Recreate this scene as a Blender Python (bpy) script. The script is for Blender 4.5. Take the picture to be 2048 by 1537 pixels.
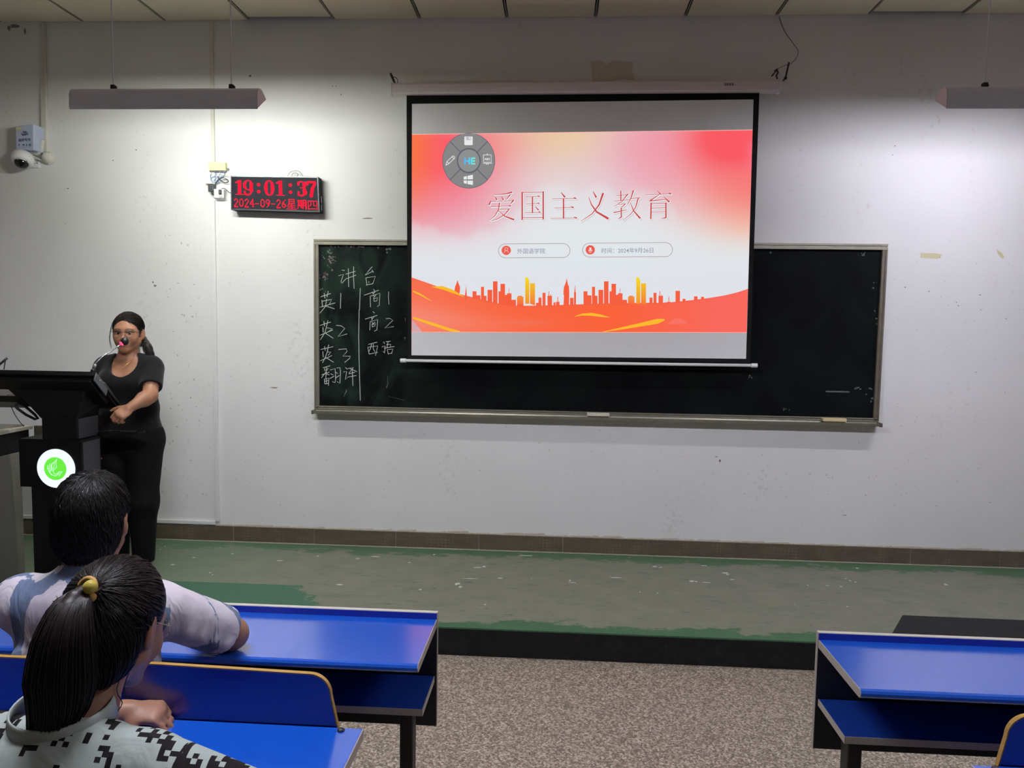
import bpy, bmesh, math, random
import numpy as np
from mathutils import Vector, Matrix

random.seed(7)
rng = np.random.default_rng(7)
scene = bpy.context.scene
for o in list(bpy.data.objects):
    bpy.data.objects.remove(o)
COL = scene.collection

# ------------------------------------------------------------------ camera, world, exposure
CAM_POS = Vector((-0.241798, -5.304215, 1.6256934))
YAW, PITCH, ROLL, FPX = 0.060088, 0.0770842, 0.0157492, 1493.134
_fw = Vector((-math.sin(YAW) * math.cos(PITCH), math.cos(YAW) * math.cos(PITCH), -math.sin(PITCH)))
_rt0 = Vector((math.cos(YAW), math.sin(YAW), 0))
_up0 = _rt0.cross(_fw)
_rt = _rt0 * math.cos(ROLL) + _up0 * math.sin(ROLL)
_up = _up0 * math.cos(ROLL) - _rt0 * math.sin(ROLL)
cam_data = bpy.data.cameras.new('camera')
cam = bpy.data.objects.new('camera', cam_data)
COL.objects.link(cam)
cam.matrix_world = Matrix(((_rt.x, _up.x, -_fw.x, CAM_POS.x), (_rt.y, _up.y, -_fw.y, CAM_POS.y),
                           (_rt.z, _up.z, -_fw.z, CAM_POS.z), (0, 0, 0, 1)))
cam_data.sensor_width = 36.0
cam_data.lens = 36.0 * FPX / 2048.0
cam_data.clip_start = 0.05
scene.camera = cam

world = bpy.data.worlds.new('night'); scene.world = world
world.use_nodes = True
world.node_tree.nodes['Background'].inputs[0].default_value = (0.010, 0.011, 0.014, 1)
world.node_tree.nodes['Background'].inputs[1].default_value = 1.0

scene.view_settings.view_transform = 'Standard'
scene.view_settings.look = 'None'
scene.view_settings.exposure = 0.0
scene.view_settings.gamma = 1.0
scene.view_settings.use_curve_mapping = False

# strength of the fluorescent tubes: the two lamps over the board, the lamps over the seats
TUBE_LEFT, TUBE_RIGHT, TUBE_REAR = 265.0, 188.0, 450.0
TUBE_LEFT_COL, TUBE_RIGHT_COL, TUBE_REAR_COL = (0.98, 1.0, 0.92), (0.94, 0.92, 1.04), (0.95, 0.95, 1.04)
SCREEN_GAIN = 0.95

FL = -0.153          # classroom floor (the platform top is z = 0)
CEIL = 3.744

def at(px, py, Y):
    """point of the plane y = Y (a surface parallel to the front wall) seen at a photo pixel"""
    d = _fw + _rt * ((px - 1024) / FPX) - _up * ((py - 768.5) / FPX)
    return CAM_POS + d * ((Y - CAM_POS.y) / d.y)

# ------------------------------------------------------------------ tagging
def tag(o, label=None, cat=None, group=None, kind=None):
    if label: o['label'] = label
    if cat: o['category'] = cat
    if group: o['group'] = group
    if kind: o['kind'] = kind
    return o

def thing(name, loc, label, cat, group=None):
    o = bpy.data.objects.new(name, None)
    o.empty_display_size = 0.05
    COL.objects.link(o); o.location = loc
    return tag(o, label, cat, group)

def lin(c):
    out = []
    for v in c:
        v = v / 255.0
        out.append(v / 12.92 if v <= 0.04045 else ((v + 0.055) / 1.055) ** 2.4)
    return tuple(out)

# ------------------------------------------------------------------ materials
class NT:
    def __init__(self, name):
        self.m = bpy.data.materials.new(name); self.m.use_nodes = True
        self.t = self.m.node_tree; self.t.nodes.clear()
        self.out = self.t.nodes.new('ShaderNodeOutputMaterial')
    def n(self, typ, **kw):
        nd = self.t.nodes.new(typ)
        for k, v in kw.items(): setattr(nd, k, v)
        return nd
    def _in(self, sock, v):
        if v is None: return
        if isinstance(v, bpy.types.NodeSocket): self.t.links.new(v, sock)
        elif isinstance(v, (tuple, list)) and sock.type == 'RGBA' and len(v) == 3: sock.default_value = (*v, 1)
        else: sock.default_value = v
    def pos(self):
        return self.n('ShaderNodeNewGeometry').outputs['Position']
    def math(self, op, a, b=None, c=None, clamp=False):
        nd = self.n('ShaderNodeMath', operation=op); nd.use_clamp = clamp
        self._in(nd.inputs[0], a); self._in(nd.inputs[1], b)
        if c is not None: self._in(nd.inputs[2], c)
        return nd.outputs[0]
    def sep(self, v):
        nd = self.n('ShaderNodeSeparateXYZ'); self._in(nd.inputs[0], v); return nd.outputs
    def comb(self, x, y, z):
        nd = self.n('ShaderNodeCombineXYZ')
        for i, v in enumerate((x, y, z)): self._in(nd.inputs[i], v)
        return nd.outputs[0]
    def noise(self, vec, scale, detail=3, rough=0.55, dist=0.0):
        nd = self.n('ShaderNodeTexNoise'); self._in(nd.inputs['Vector'], vec)
        nd.inputs['Scale'].default_value = scale; nd.inputs['Detail'].default_value = detail
        nd.inputs['Roughness'].default_value = rough; nd.inputs['Distortion'].default_value = dist
        return nd.outputs['Fac']
    def voro(self, vec, scale, feature='F1', out='Color'):
        nd = self.n('ShaderNodeTexVoronoi', feature=feature); self._in(nd.inputs['Vector'], vec)
        nd.inputs['Scale'].default_value = scale
        return nd.outputs[out]
    def mapping(self, vec, scale=(1, 1, 1), rot=(0, 0, 0), loc=(0, 0, 0)):
        nd = self.n('ShaderNodeMapping'); self._in(nd.inputs['Vector'], vec)
        nd.inputs['Scale'].default_value = scale; nd.inputs['Rotation'].default_value = rot
        nd.inputs['Location'].default_value = loc
        return nd.outputs[0]
    def step(self, v, lo, hi):
        nd = self.n('ShaderNodeMapRange', interpolation_type='SMOOTHSTEP'); self._in(nd.inputs['Value'], v)
        nd.inputs['From Min'].default_value = lo; nd.inputs['From Max'].default_value = hi
        return nd.outputs[0]
    def mix(self, fac, a, b, mode='MIX'):
        nd = self.n('ShaderNodeMix', data_type='RGBA', blend_type=mode)
        self._in(nd.inputs[0], fac); self._in(nd.inputs[6], a); self._in(nd.inputs[7], b)
        return nd.outputs[2]
    def ramp(self, fac, stops):
        nd = self.n('ShaderNodeValToRGB'); self._in(nd.inputs[0], fac)
        cr = nd.color_ramp
        while len(cr.elements) < len(stops): cr.elements.new(0.5)
        for e, (p, c) in zip(cr.elements, stops): e.position = p; e.color = (*c, 1)
        return nd.outputs[0]
    def bump(self, h, strength=0.2, dist=0.01):
        nd = self.n('ShaderNodeBump'); self._in(nd.inputs['Height'], h)
        nd.inputs['Strength'].default_value = strength; nd.inputs['Distance'].default_value = dist
        return nd.outputs[0]
    def bsdf(self, color, rough=0.5, metal=0.0, spec=0.5, normal=None, coat=0.0, coat_rough=0.1, sheen=0.0, **kw):
        nd = self.n('ShaderNodeBsdfPrincipled')
        self._in(nd.inputs['Base Color'], color); self._in(nd.inputs['Roughness'], rough)
        self._in(nd.inputs['Metallic'], metal); self._in(nd.inputs['Specular IOR Level'], spec)
        if normal is not None: self._in(nd.inputs['Normal'], normal)
        nd.inputs['Coat Weight'].default_value = coat; nd.inputs['Coat Roughness'].default_value = coat_rough
        nd.inputs['Sheen Weight'].default_value = sheen
        for k, v in kw.items(): self._in(nd.inputs[k.replace('_', ' ')], v)
        self.t.links.new(nd.outputs[0], self.out.inputs[0])
        return self.m
    def emit(self, color, strength):
        nd = self.n('ShaderNodeEmission'); self._in(nd.inputs[0], color); self._in(nd.inputs[1], strength)
        self.t.links.new(nd.outputs[0], self.out.inputs[0])
        return self.m

def simple(name, rgb, rough=0.5, metal=0.0, spec=0.5, var=0.06, scale=25.0, bump=0.0, coat=0.0, sheen=0.0):
    n = NT(name); P = n.pos()
    c = lin(rgb)
    f = n.noise(P, scale, 3)
    lo = tuple(max(0, x * (1 - 2 * var)) for x in c); hi = tuple(min(1, x * (1 + 2 * var)) for x in c)
    col = n.mix(f, lo, hi)
    nm = n.bump(n.noise(P, scale * 4, 2), bump, 0.002) if bump else None
    return n.bsdf(col, rough, metal, spec, nm, coat=coat, sheen=sheen)

def emissive(name, rgb, k=1.0):
    n = NT(name)
    return n.emit(lin(rgb), k)

M = {}
# front wall paint: off-white emulsion with faint mottling, rubs and trowel relief
n = NT('wall_paint'); P = n.pos()
big = n.noise(P, 0.9, 4); fine = n.noise(P, 14, 5, 0.65)
col = n.mix(n.step(big, 0.3, 0.7), lin((222, 222, 222)), lin((229, 229, 229)))
rub = n.step(n.math('MULTIPLY', n.noise(n.mapping(P, (1.2, 1, 0.5)), 2.2, 6, 0.7), n.noise(P, 30, 4)), 0.33, 0.42)
col = n.mix(n.math('MULTIPLY', rub, 0.22), col, lin((168, 164, 158)))
M['wall'] = n.bsdf(col, 0.75, 0, 0.25, n.bump(n.math('ADD', big, n.math('MULTIPLY', fine, 0.25)), 0.12, 0.02))
M['wall_side'] = simple('wall_side_paint', (205, 204, 202), 0.8, spec=0.2, var=0.02, scale=2)
# ceiling boards
n = NT('ceiling_board'); P = n.pos()
col = n.mix(n.noise(P, 3, 4), lin((228, 220, 192)), lin((240, 231, 205)))
M['ceil'] = n.bsdf(col, 0.7, 0, 0.3, n.bump(n.noise(P, 60, 2), 0.1, 0.003))
M['ceil_void'] = simple('ceiling_void', (16, 16, 16), 0.9)
M['t_bar'] = simple('ceiling_bar', (150, 148, 140), 0.5, var=0.03)
# terrazzo floor
n = NT('terrazzo'); P = n.pos()
v1 = n.sep(n.voro(P, 135))[0]; v2 = n.sep(n.voro(P, 260))[1]
base = n.ramp(v1, [(0.0, lin((66, 56, 48))), (0.30, lin((116, 105, 94))), (0.60, lin((164, 150, 134))), (0.82, lin((196, 184, 168))), (1.0, lin((230, 221, 206)))])
base2 = n.ramp(v2, [(0.0, lin((86, 75, 62))), (0.6, lin((146, 132, 114))), (1.0, lin((206, 192, 170)))])
col = n.mix(0.30, base, base2)
col = n.mix(n.math('MULTIPLY', n.noise(P, 1.2, 3), 0.22), col, lin((124, 115, 104)))
M['terrazzo'] = n.bsdf(col, 0.45, 0, 0.4, n.bump(v1, 0.03, 0.002))
# platform top: worn green floor paint over grey cement
n = NT('worn_green_paint'); P = n.pos(); X, Y_, Z_ = n.sep(P)
nz = n.noise(n.mapping(P, (1.0, 2.2, 1)), 3.0, 8, 0.68); nz2 = n.noise(P, 11, 6, 0.7)
wob = n.math('MULTIPLY', n.math('SUBTRACT', n.math('ADD', n.math('MULTIPLY', nz, 0.7), n.math('MULTIPLY', nz2, 0.3)), 0.5), 1.0)
back = n.step(n.math('ADD', Y_, n.math('MULTIPLY', wob, 0.95)), -0.20, -0.12)
front = n.step(n.math('ADD', n.math('MULTIPLY', Y_, -1.0), n.math('MULTIPLY', wob, 0.55)), 1.30, 1.335)
edgex = n.math('ADD', n.math('ADD', n.math('MULTIPLY', X, -1.0), n.math('MULTIPLY', n.math('SUBTRACT', nz2, 0.5), 0.5)), n.math('MULTIPLY', Y_, -0.79))
patch = n.math('MULTIPLY', n.step(edgex, 2.50, 2.52), n.step(n.math('ADD', n.math('MULTIPLY', Y_, -1.0), n.math('MULTIPLY', n.math('SUBTRACT', nz2, 0.5), 0.03)), 0.862, 0.872))
rest = n.step(nz, 0.54, 0.70)
cement = n.mix(n.noise(P, 5, 6, 0.65), lin((108, 112, 98)), lin((136, 136, 120)))
cement = n.mix(n.step(n.noise(n.mapping(P, (1, 3, 1)), 7, 6, 0.7), 0.56, 0.70), cement, lin((92, 99, 90)))
grn = n.mix(n.noise(P, 9, 5), lin((54, 92, 62)), lin((76, 112, 82)))
m1 = n.math('MAXIMUM', n.math('MULTIPLY', back, 0.85), front)
m1 = n.math('MAXIMUM', m1, n.math('MULTIPLY', rest, 0.40))
col = n.mix(m1, cement, grn)
left = n.math('MULTIPLY', n.step(n.math('MULTIPLY', X, -1), 1.6, 3.0), 0.45)
col = n.mix(left, col, lin((98, 128, 100)))
col = n.mix(patch, col, lin((68, 106, 84)))
flk = n.step(n.math('MULTIPLY', n.noise(P, 38, 3, 0.6), n.step(n.noise(P, 4.5, 3), 0.55, 0.75)), 0.62, 0.67)
col = n.mix(n.math('MULTIPLY', flk, n.math('SUBTRACT', 1.0, patch)), col, lin((205, 202, 192)))
M['platform'] = n.bsdf(col, 0.7, 0, 0.3, n.bump(n.noise(P, 18, 5), 0.15, 0.006))
n = NT('black_riser_paint'); P = n.pos()
M['riser'] = n.bsdf(n.mix(n.step(n.noise(P, 20, 5), 0.5, 0.8), lin((12, 12, 13)), lin((30, 30, 31))), 0.6, 0, 0.3)
# skirting tiles: brown, scored with a fine grid
n = NT('skirting_tile'); P = n.pos(); X, Y_, Z_ = n.sep(P)
gx = n.math('ABSOLUTE', n.math('SUBTRACT', n.math('FRACT', n.math('MULTIPLY', X, 38.0)), 0.5))
gz = n.math('ABSOLUTE', n.math('SUBTRACT', n.math('FRACT', n.math('MULTIPLY', Z_, 44.0)), 0.5))
g = n.math('MAXIMUM', n.step(gx, 0.42, 0.49), n.step(gz, 0.40, 0.48))
tn = n.noise(n.mapping(P, (1, 1, 3)), 5, 6, 0.7)
col = n.mix(tn, lin((62, 55, 46)), lin((112, 101, 86)))
col = n.mix(n.math('MULTIPLY', g, n.math('MULTIPLY', n.step(n.noise(P, 9, 4), 0.38, 0.85), 0.75)), col, lin((146, 134, 117)))
M['skirting'] = n.bsdf(col, 0.55, 0, 0.4, n.bump(g, 0.2, 0.002))
M['mortar'] = simple('mortar', (176, 168, 154), 0.85, var=0.12, scale=40, bump=0.4)
M['scuff'] = simple('scuff', (128, 122, 116), 0.8, var=0.2, scale=60)
M['scuff_pale'] = simple('pale_scuff', (190, 187, 182), 0.8, var=0.1, scale=60)
M['tape_old'] = simple('old_tape', (206, 198, 184), 0.6, var=0.08, scale=30)
M['tape_yellow'] = simple('yellowed_tape', (206, 198, 160), 0.5, var=0.05)
M['plastic_white'] = simple('white_plastic', (226, 226, 226), 0.4, var=0.02)
M['plastic_cream'] = simple('cream_plastic', (208, 206, 196), 0.45, var=0.03)
M['plastic_grey'] = simple('grey_plastic', (120, 122, 124), 0.45, var=0.04)
M['box_blue'] = simple('pale_blue_steel', (178, 188, 212), 0.4, var=0.03)
M['yellow_box'] = simple('yellow_plastic', (240, 232, 168), 0.5, var=0.02)
M['black'] = simple('black_plastic', (22, 22, 24), 0.45, var=0.1)
M['black_metal'] = simple('black_metal', (17, 18, 21), 0.4, var=0.15, scale=40)
M['dark_metal'] = simple('dark_grey_metal', (52, 54, 60), 0.4, 0.3, var=0.06)
M['grey_metal'] = simple('grey_metal', (96, 102, 108), 0.35, 0.4, var=0.06)
M['chrome'] = simple('chrome', (200, 200, 205), 0.15, 1.0, var=0.02)
M['lectern'] = simple('lectern_steel', (8, 8, 10), 0.5, spec=0.18, var=0.1, scale=60)
M['glass_dark'] = simple('dark_dome', (8, 8, 10), 0.08, spec=0.7)
M['wire_black'] = simple('black_wire', (36, 36, 38), 0.5)
M['wire_blue'] = simple('blue_wire', (126, 160, 206), 0.45)
M['wire_white'] = simple('white_wire', (214, 212, 204), 0.5)
M['aluminium'] = simple('brushed_aluminium', (150, 146, 132), 0.38, 0.55, var=0.12, scale=18)
M['alu_dark'] = simple('worn_frame', (112, 104, 92), 0.45, 0.4, var=0.16, scale=18)
M['chalk'] = simple('chalk', (196, 198, 192), 0.95, var=0.12, scale=140)
M['chalk_pink'] = simple('pink_chalk_smear', (132, 98, 104), 0.95, var=0.3, scale=60)
M['chalk_faint'] = simple('faint_chalk', (92, 98, 96), 0.95, var=0.2, scale=60)
M['eraser_wood'] = simple('eraser_wood', (206, 188, 146), 0.6, var=0.06)
M['eraser_felt'] = simple('eraser_felt', (70, 62, 52), 0.95)
# blackboard: dark green-black steel with wiped chalk haze
n = NT('board_enamel'); P = n.pos(); X, Y_, Z_ = n.sep(P)
hz = n.noise(n.mapping(P, (1.5, 1, 1.0), (0, 0.6, 0)), 2.2, 5, 0.6, 1.2)
lf = n.step(n.math('MULTIPLY', X, -1.0), 1.0, 1.75)
col = n.mix(n.math('MULTIPLY', n.step(hz, 0.35, 0.75), n.math('ADD', 0.10, n.math('MULTIPLY', lf, 0.65))), lin((9, 10, 12)), lin((42, 60, 51)))
M['board'] = n.bsdf(col, 0.7, 0, 0.05)
# lamps
M['lamp_shell'] = simple('lamp_enamel', (214, 214, 222), 0.4, var=0.03)
M['lamp_end'] = simple('lamp_end_cap', (214, 200, 206), 0.5, var=0.03)
M['lamp_inner'] = simple('lamp_inner_white', (235, 235, 235), 0.5, var=0.01)
def tube_mat(name, c, k):
    n = NT(name); return n.emit(c, k)
M['tube_left'] = tube_mat('fluorescent_left', TUBE_LEFT_COL, TUBE_LEFT)
M['tube_right'] = tube_mat('fluorescent_right', TUBE_RIGHT_COL, TUBE_RIGHT)
M['tube_rear'] = tube_mat('fluorescent_rear', TUBE_REAR_COL, TUBE_REAR)
M['tube_rear_right'] = tube_mat('fluorescent_rear_right', TUBE_REAR_COL, TUBE_REAR * 0.62)
# desks
def laminate(name, rgb):
    n = NT(name); P = n.pos()
    c = lin(rgb)
    col = n.mix(n.noise(P, 30, 3), tuple(x * 0.92 for x in c), tuple(x * 1.06 for x in c))
    return n.bsdf(col, 0.25, 0, 0.8, n.bump(n.noise(P, 160, 2), 0.02, 0.001), coat=1.0, coat_rough=0.14)
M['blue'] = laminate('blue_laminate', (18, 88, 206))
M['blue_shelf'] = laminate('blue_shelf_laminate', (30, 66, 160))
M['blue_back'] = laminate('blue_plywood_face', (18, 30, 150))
M['edge_grey'] = simple('grey_edge_band', (172, 165, 158), 0.5, var=0.04)
M['edge_white'] = simple('white_edge_band', (206, 200, 190), 0.5, var=0.04)
n = NT('plywood_edge'); P = n.pos()
M['ply'] = n.bsdf(n.mix(n.noise(n.mapping(P, (3, 30, 30)), 6, 4), lin((150, 112, 52)), lin((206, 164, 88))), 0.45, 0, 0.5)
M['front_board_shade'] = simple('shaded_laminate', (14, 15, 24), 0.5, var=0.08)  # blue front board, near-black because the under-desk shade is put into its colour
M['desk_metal'] = simple('desk_leg_black', (15, 15, 17), 0.5, var=0.1)
M['screen_white'] = simple('screen_matt_white', (222, 222, 224), 0.9, spec=0.1, var=0.01)
M['screen_black'] = simple('screen_black_border', (13, 13, 14), 0.8, spec=0.2)
M['case'] = simple('screen_case', (214, 206, 208), 0.4, var=0.02)
M['lcd_face'] = simple('led_panel_face', (24, 24, 32), 0.6, spec=0.12, var=0.05)
M['led'] = emissive('led_red', (255, 22, 50), 1.7)
M['led_dim'] = emissive('led_ring', (255, 70, 120), 2.0)
M['emblem_white'] = emissive('emblem_glow', (232, 240, 255), 1.15)
M['emblem_green'] = emissive('emblem_green', (110, 240, 70), 1.0)
M['emblem_pale'] = emissive('emblem_swan', (200, 255, 215), 1.1)
M['text_navy'] = simple('printed_navy', (40, 48, 82), 0.6)
M['text_dark'] = simple('printed_dark', (58, 52, 56), 0.6)
def vcol_emit(name, gain):
    n = NT(name); a = n.n('ShaderNodeVertexColor', layer_name='Col')
    return n.emit(a.outputs[0], gain)
M['slide'] = vcol_emit('projected_slide', SCREEN_GAIN)
# people
def skin_mat(name):
    n = NT(name); a = n.n('ShaderNodeVertexColor', layer_name='Col'); P = n.pos()
    c = n.mix(n.math('MULTIPLY', n.noise(P, 45, 4), 0.25), a.outputs[0], (0.22, 0.09, 0.05))
    nd = n.bsdf(c, 0.48, 0, 0.4, n.bump(n.noise(P, 260, 3), 0.06, 0.001),
                Subsurface_Weight=0.12, Subsurface_Scale=0.01)
    return nd
M['skin'] = skin_mat('skin')
M['hair'] = simple('black_hair', (20, 17, 18), 0.46, spec=0.3, var=0.25, scale=80)
M['hair_brown'] = simple('dark_brown_hair', (25, 18, 18), 0.46, spec=0.3, var=0.3, scale=80)
M['cloth_black'] = simple('black_knit', (8, 8, 10), 0.85, spec=0.2, var=0.15, scale=60, bump=0.25, sheen=0.1)
M['cloth_trouser'] = simple('black_trouser_cloth', (7, 7, 9), 0.85, spec=0.2, var=0.15, scale=60, bump=0.2)
M['sole'] = simple('shoe_black', (18, 18, 20), 0.5)
M['jeans'] = simple('dark_trousers', (34, 38, 52), 0.85, var=0.1, scale=60)
M['eye'] = simple('eye_white', (168, 158, 150), 0.2, var=0.01)
M['iris'] = simple('eye_iris', (22, 14, 10), 0.15, var=0.01)
M['gold'] = simple('necklace_gold', (190, 140, 80), 0.3, 0.8)
n = NT('lens_glass')
g = n.n('ShaderNodeBsdfGlass'); g.inputs['IOR'].default_value = 1.06; g.inputs['Roughness'].default_value = 0.0
n.t.links.new(g.outputs[0], n.out.inputs[0]); M['lens'] = n.m
# man's shirt: pale lilac-white with slate-blue brush strokes
n = NT('brush_stroke_shirt'); P = n.pos()
q = n.mapping(P, (9.0, 9.0, 2.0), (0.25, 0.55, 0.2))
b = n.noise(q, 0.85, 2, 0.5, 0.3)
b2 = n.noise(n.mapping(P, (60, 60, 4), (0.25, 0.55, 0.2)), 1.0, 3)
msk = n.step(n.math('ADD', b, n.math('MULTIPLY', n.math('SUBTRACT', b2, 0.5), 0.14)), 0.545, 0.556)
col = n.mix(msk, lin((206, 200, 210)), lin((104, 120, 150)))
fold = n.noise(n.mapping(P, (5, 5, 2)), 2.5, 3, 0.5, 0.8)
M['shirt_man'] = n.bsdf(col, 0.85, 0, 0.2, n.bump(fold, 0.55, 0.03), sheen=0.1)
# girl's shirt: grey-white with black pixel camouflage, black raglan sleeves
n = NT('pixel_camouflage'); P = n.pos(); X, Y_, Z_ = n.sep(P)
cell = 0.0105
u = n.math('ADD', X, n.math('MULTIPLY', Y_, 0.12)); v = n.math('ADD', n.math('MULTIPLY', Z_, 0.75), n.math('MULTIPLY', Y_, 0.66))
qu = n.math('FLOOR', n.math('DIVIDE', u, cell)); qv = n.math('FLOOR', n.math('DIVIDE', v, cell))
qv3 = n.comb(qu, qv, 0.0)
wn = n.n('ShaderNodeTexWhiteNoise', noise_dimensions='3D'); n._in(wn.inputs['Vector'], qv3)
lowf = n.noise(qv3, 0.17, 2, 0.5)
dens = n.math('ADD', n.math('MULTIPLY', n.math('SUBTRACT', lowf, 0.5), 3.4), n.math('MULTIPLY', n.math('SUBTRACT', wn.outputs[0], 0.5), 0.75))
arm = n.step(n.math('ABSOLUTE', n.math('ADD', X, 1.13)), 0.168, 0.178)
thr = n.math('SUBTRACT', 0.36, n.math('MULTIPLY', arm, 0.55))
blk = n.math('GREATER_THAN', dens, thr)
col = n.mix(blk, lin((162, 172, 168)), lin((24, 21, 22)))
M['shirt_girl'] = n.bsdf(col, 0.9, 0, 0.15, n.bump(n.noise(n.mapping(P, (4, 4, 3)), 3, 3, 0.5, 0.6), 0.45, 0.025))
M['collar_girl'] = simple('rib_collar', (166, 175, 172), 0.9, var=0.04, scale=200, bump=0.3)
M['hair_tie'] = simple('tan_hair_tie', (178, 138, 72), 0.7, var=0.1)
n = NT('yellow_bead')
M['bead'] = n.bsdf(lin((214, 196, 92)), 0.12, 0, 0.6, Transmission_Weight=0.3)

# ------------------------------------------------------------------ mesh builder
class MB:
    def __init__(s): s.v = []; s.f = []
    def add(s, vs, fs):
        b = len(s.v); s.v.extend([tuple(p) for p in vs]); s.f.extend([tuple(i + b for i in f) for f in fs])
        return s
    def box(s, x0, x1, y0, y1, z0, z1):
        x0, x1 = min(x0, x1), max(x0, x1); y0, y1 = min(y0, y1), max(y0, y1); z0, z1 = min(z0, z1), max(z0, z1)
        return s.add([(x0, y0, z0), (x1, y0, z0), (x1, y1, z0), (x0, y1, z0), (x0, y0, z1), (x1, y0, z1), (x1, y1, z1), (x0, y1, z1)],
                     [(0, 3, 2, 1), (4, 5, 6, 7), (0, 1, 5, 4), (1, 2, 6, 5), (2, 3, 7, 6), (3, 0, 4, 7)])
    def slab(s, quad, d):
        """a flat polygon given thickness: quad = corner points, d = offset vector"""
        k = len(quad); q2 = [Vector(p) + Vector(d) for p in quad]
        fs = [tuple(range(k)), tuple(range(2 * k - 1, k - 1, -1))]
        fs += [(i, k + i, k + (i + 1) % k, (i + 1) % k) for i in range(k)]
        return s.add(list(quad) + q2, fs)
    def prism(s, prof, x0, x1):
        """profile of (y, z) points extruded along x"""
        return s.slab([(x0, y, z) for y, z in prof], (x1 - x0, 0, 0))
    def tube(s, pts, r, n=8, caps=True, rx=None):
        pts = [Vector(p) for p in pts]; k = len(pts)
        rr = r if isinstance(r, (list, tuple)) else [r] * k
        ring = []; prev = None
        for i, p in enumerate(pts):
            t = (pts[min(i + 1, k - 1)] - pts[max(i - 1, 0)])
            if t.length < 1e-9: t = Vector((0, 0, 1))
            t.normalize()
            if prev is None:
                a = Vector((0, 0, 1)) if abs(t.z) < 0.9 else Vector((1, 0, 0))
                u = t.cross(a).normalized()
            else:
                u = (prev - t * prev.dot(t))
                if u.length < 1e-6: u = t.orthogonal()
                u.normalize()
            prev = u; w = t.cross(u)
            ring.append([p + (u * math.cos(2 * math.pi * j / n) + w * math.sin(2 * math.pi * j / n)) * rr[i] for j in range(n)])
        vs = [q for rg in ring for q in rg]; fs = []
        for i in range(k - 1):
            for j in range(n):
                a = i * n + j; b = i * n + (j + 1) % n
                fs.append((a, b, b + n, a + n))
        if caps: fs.append(tuple(range(n - 1, -1, -1))); fs.append(tuple((k - 1) * n + j for j in range(n)))
        return s.add(vs, fs)
    def cyl(s, a, b, r, n=16, r2=None):
        return s.tube([a, b], [r, r if r2 is None else r2], n)
    def lathe(s, c, axis, prof, n=24):
        """prof: (distance along axis, radius)"""
        ax = Vector(axis).normalized(); u = ax.orthogonal().normalized(); w = ax.cross(u); c = Vector(c)
        vs = []; fs = []
        for d, r in prof:
            for j in range(n):
                a = 2 * math.pi * j / n
                vs.append(c + ax * d + (u * math.cos(a) + w * math.sin(a)) * max(r, 1e-5))
        for i in range(len(prof) - 1):
            for j in range(n):
                a = i * n + j; b = i * n + (j + 1) % n
                fs.append((a, b, b + n, a + n))
        fs.append(tuple(range(n - 1, -1, -1))); fs.append(tuple((len(prof) - 1) * n + j for j in range(n)))
        return s.add(vs, fs)
    def ball(s, c, r, nu=16, nv=10, rot=None):
        r = r if isinstance(r, (tuple, list)) else (r, r, r); c = Vector(c)
        vs = [Vector((0, 0, r[2]))]; fs = []
        for i in range(1, nv):
            th = math.pi * i / nv
            for j in range(nu):
                ph = 2 * math.pi * j / nu
                vs.append(Vector((r[0] * math.sin(th) * math.cos(ph), r[1] * math.sin(th) * math.sin(ph), r[2] * math.cos(th))))
        vs.append(Vector((0, 0, -r[2])))
        for j in range(nu): fs.append((0, 1 + j, 1 + (j + 1) % nu))
        for i in range(nv - 2):
            for j in range(nu):
                a = 1 + i * nu + j; b = 1 + i * nu + (j + 1) % nu
                fs.append((a, a + nu, b + nu, b))
        e = len(vs) - 1; st = 1 + (nv - 2) * nu
        for j in range(nu): fs.append((e, st + (j + 1) % nu, st + j))
        if rot is not None: vs = [rot @ p for p in vs]
        return s.add([p + c for p in vs], fs)
    def hull(s, pts):
        bm = bmesh.new()
        for p in pts: bm.verts.new(p)
        r = bmesh.ops.convex_hull(bm, input=bm.verts)
        bm.verts.index_update(); bm.verts.ensure_lookup_table()
        s.add([v.co.copy() for v in bm.verts], [[v.index for v in f.verts] for f in bm.faces]); bm.free()
        return s
    def build(s, name, mat, parent=None, smooth=False, bevel=0.0, seg=2, origin=None, cols=None, fix=True):
        V = np.array(s.v, float).reshape(-1, 3)
        if parent is not None:
            o0 = np.array(world_loc(parent))
        elif origin is not None: o0 = np.array(origin, float)
        else:
            lo, hi = V.min(0), V.max(0); o0 = np.array([(lo[0] + hi[0]) / 2, (lo[1] + hi[1]) / 2, lo[2]])
        me = bpy.data.meshes.new(name)
        me.from_pydata([tuple(p) for p in (V - o0)], [], s.f)
        me.materials.append(mat)
        if fix:
            bm = bmesh.new(); bm.from_mesh(me); bmesh.ops.recalc_face_normals(bm, faces=bm.faces); bm.to_mesh(me); bm.free()
        if cols is not None:
            at_ = me.color_attributes.new('Col', 'FLOAT_COLOR', 'POINT')
            c4 = np.ones((len(V), 4), np.float32); c4[:, :3] = cols
            at_.data.foreach_set('color', c4.ravel())
        if smooth: me.shade_smooth() if hasattr(me, 'shade_smooth') else [setattr(p, 'use_smooth', True) for p in me.polygons]
        o = bpy.data.objects.new(name, me); COL.objects.link(o)
        if parent is not None: o.parent = parent
        else: o.location = o0
        if bevel:
            b = o.modifiers.new('bevel', 'BEVEL'); b.width = bevel; b.segments = seg; b.limit_method = 'ANGLE'; b.angle_limit = math.radians(40)
        return o

def world_loc(o):
    p = Vector(o.location)
    while o.parent is not None:
        o = o.parent; p += Vector(o.location)
    return tuple(p)

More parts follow.
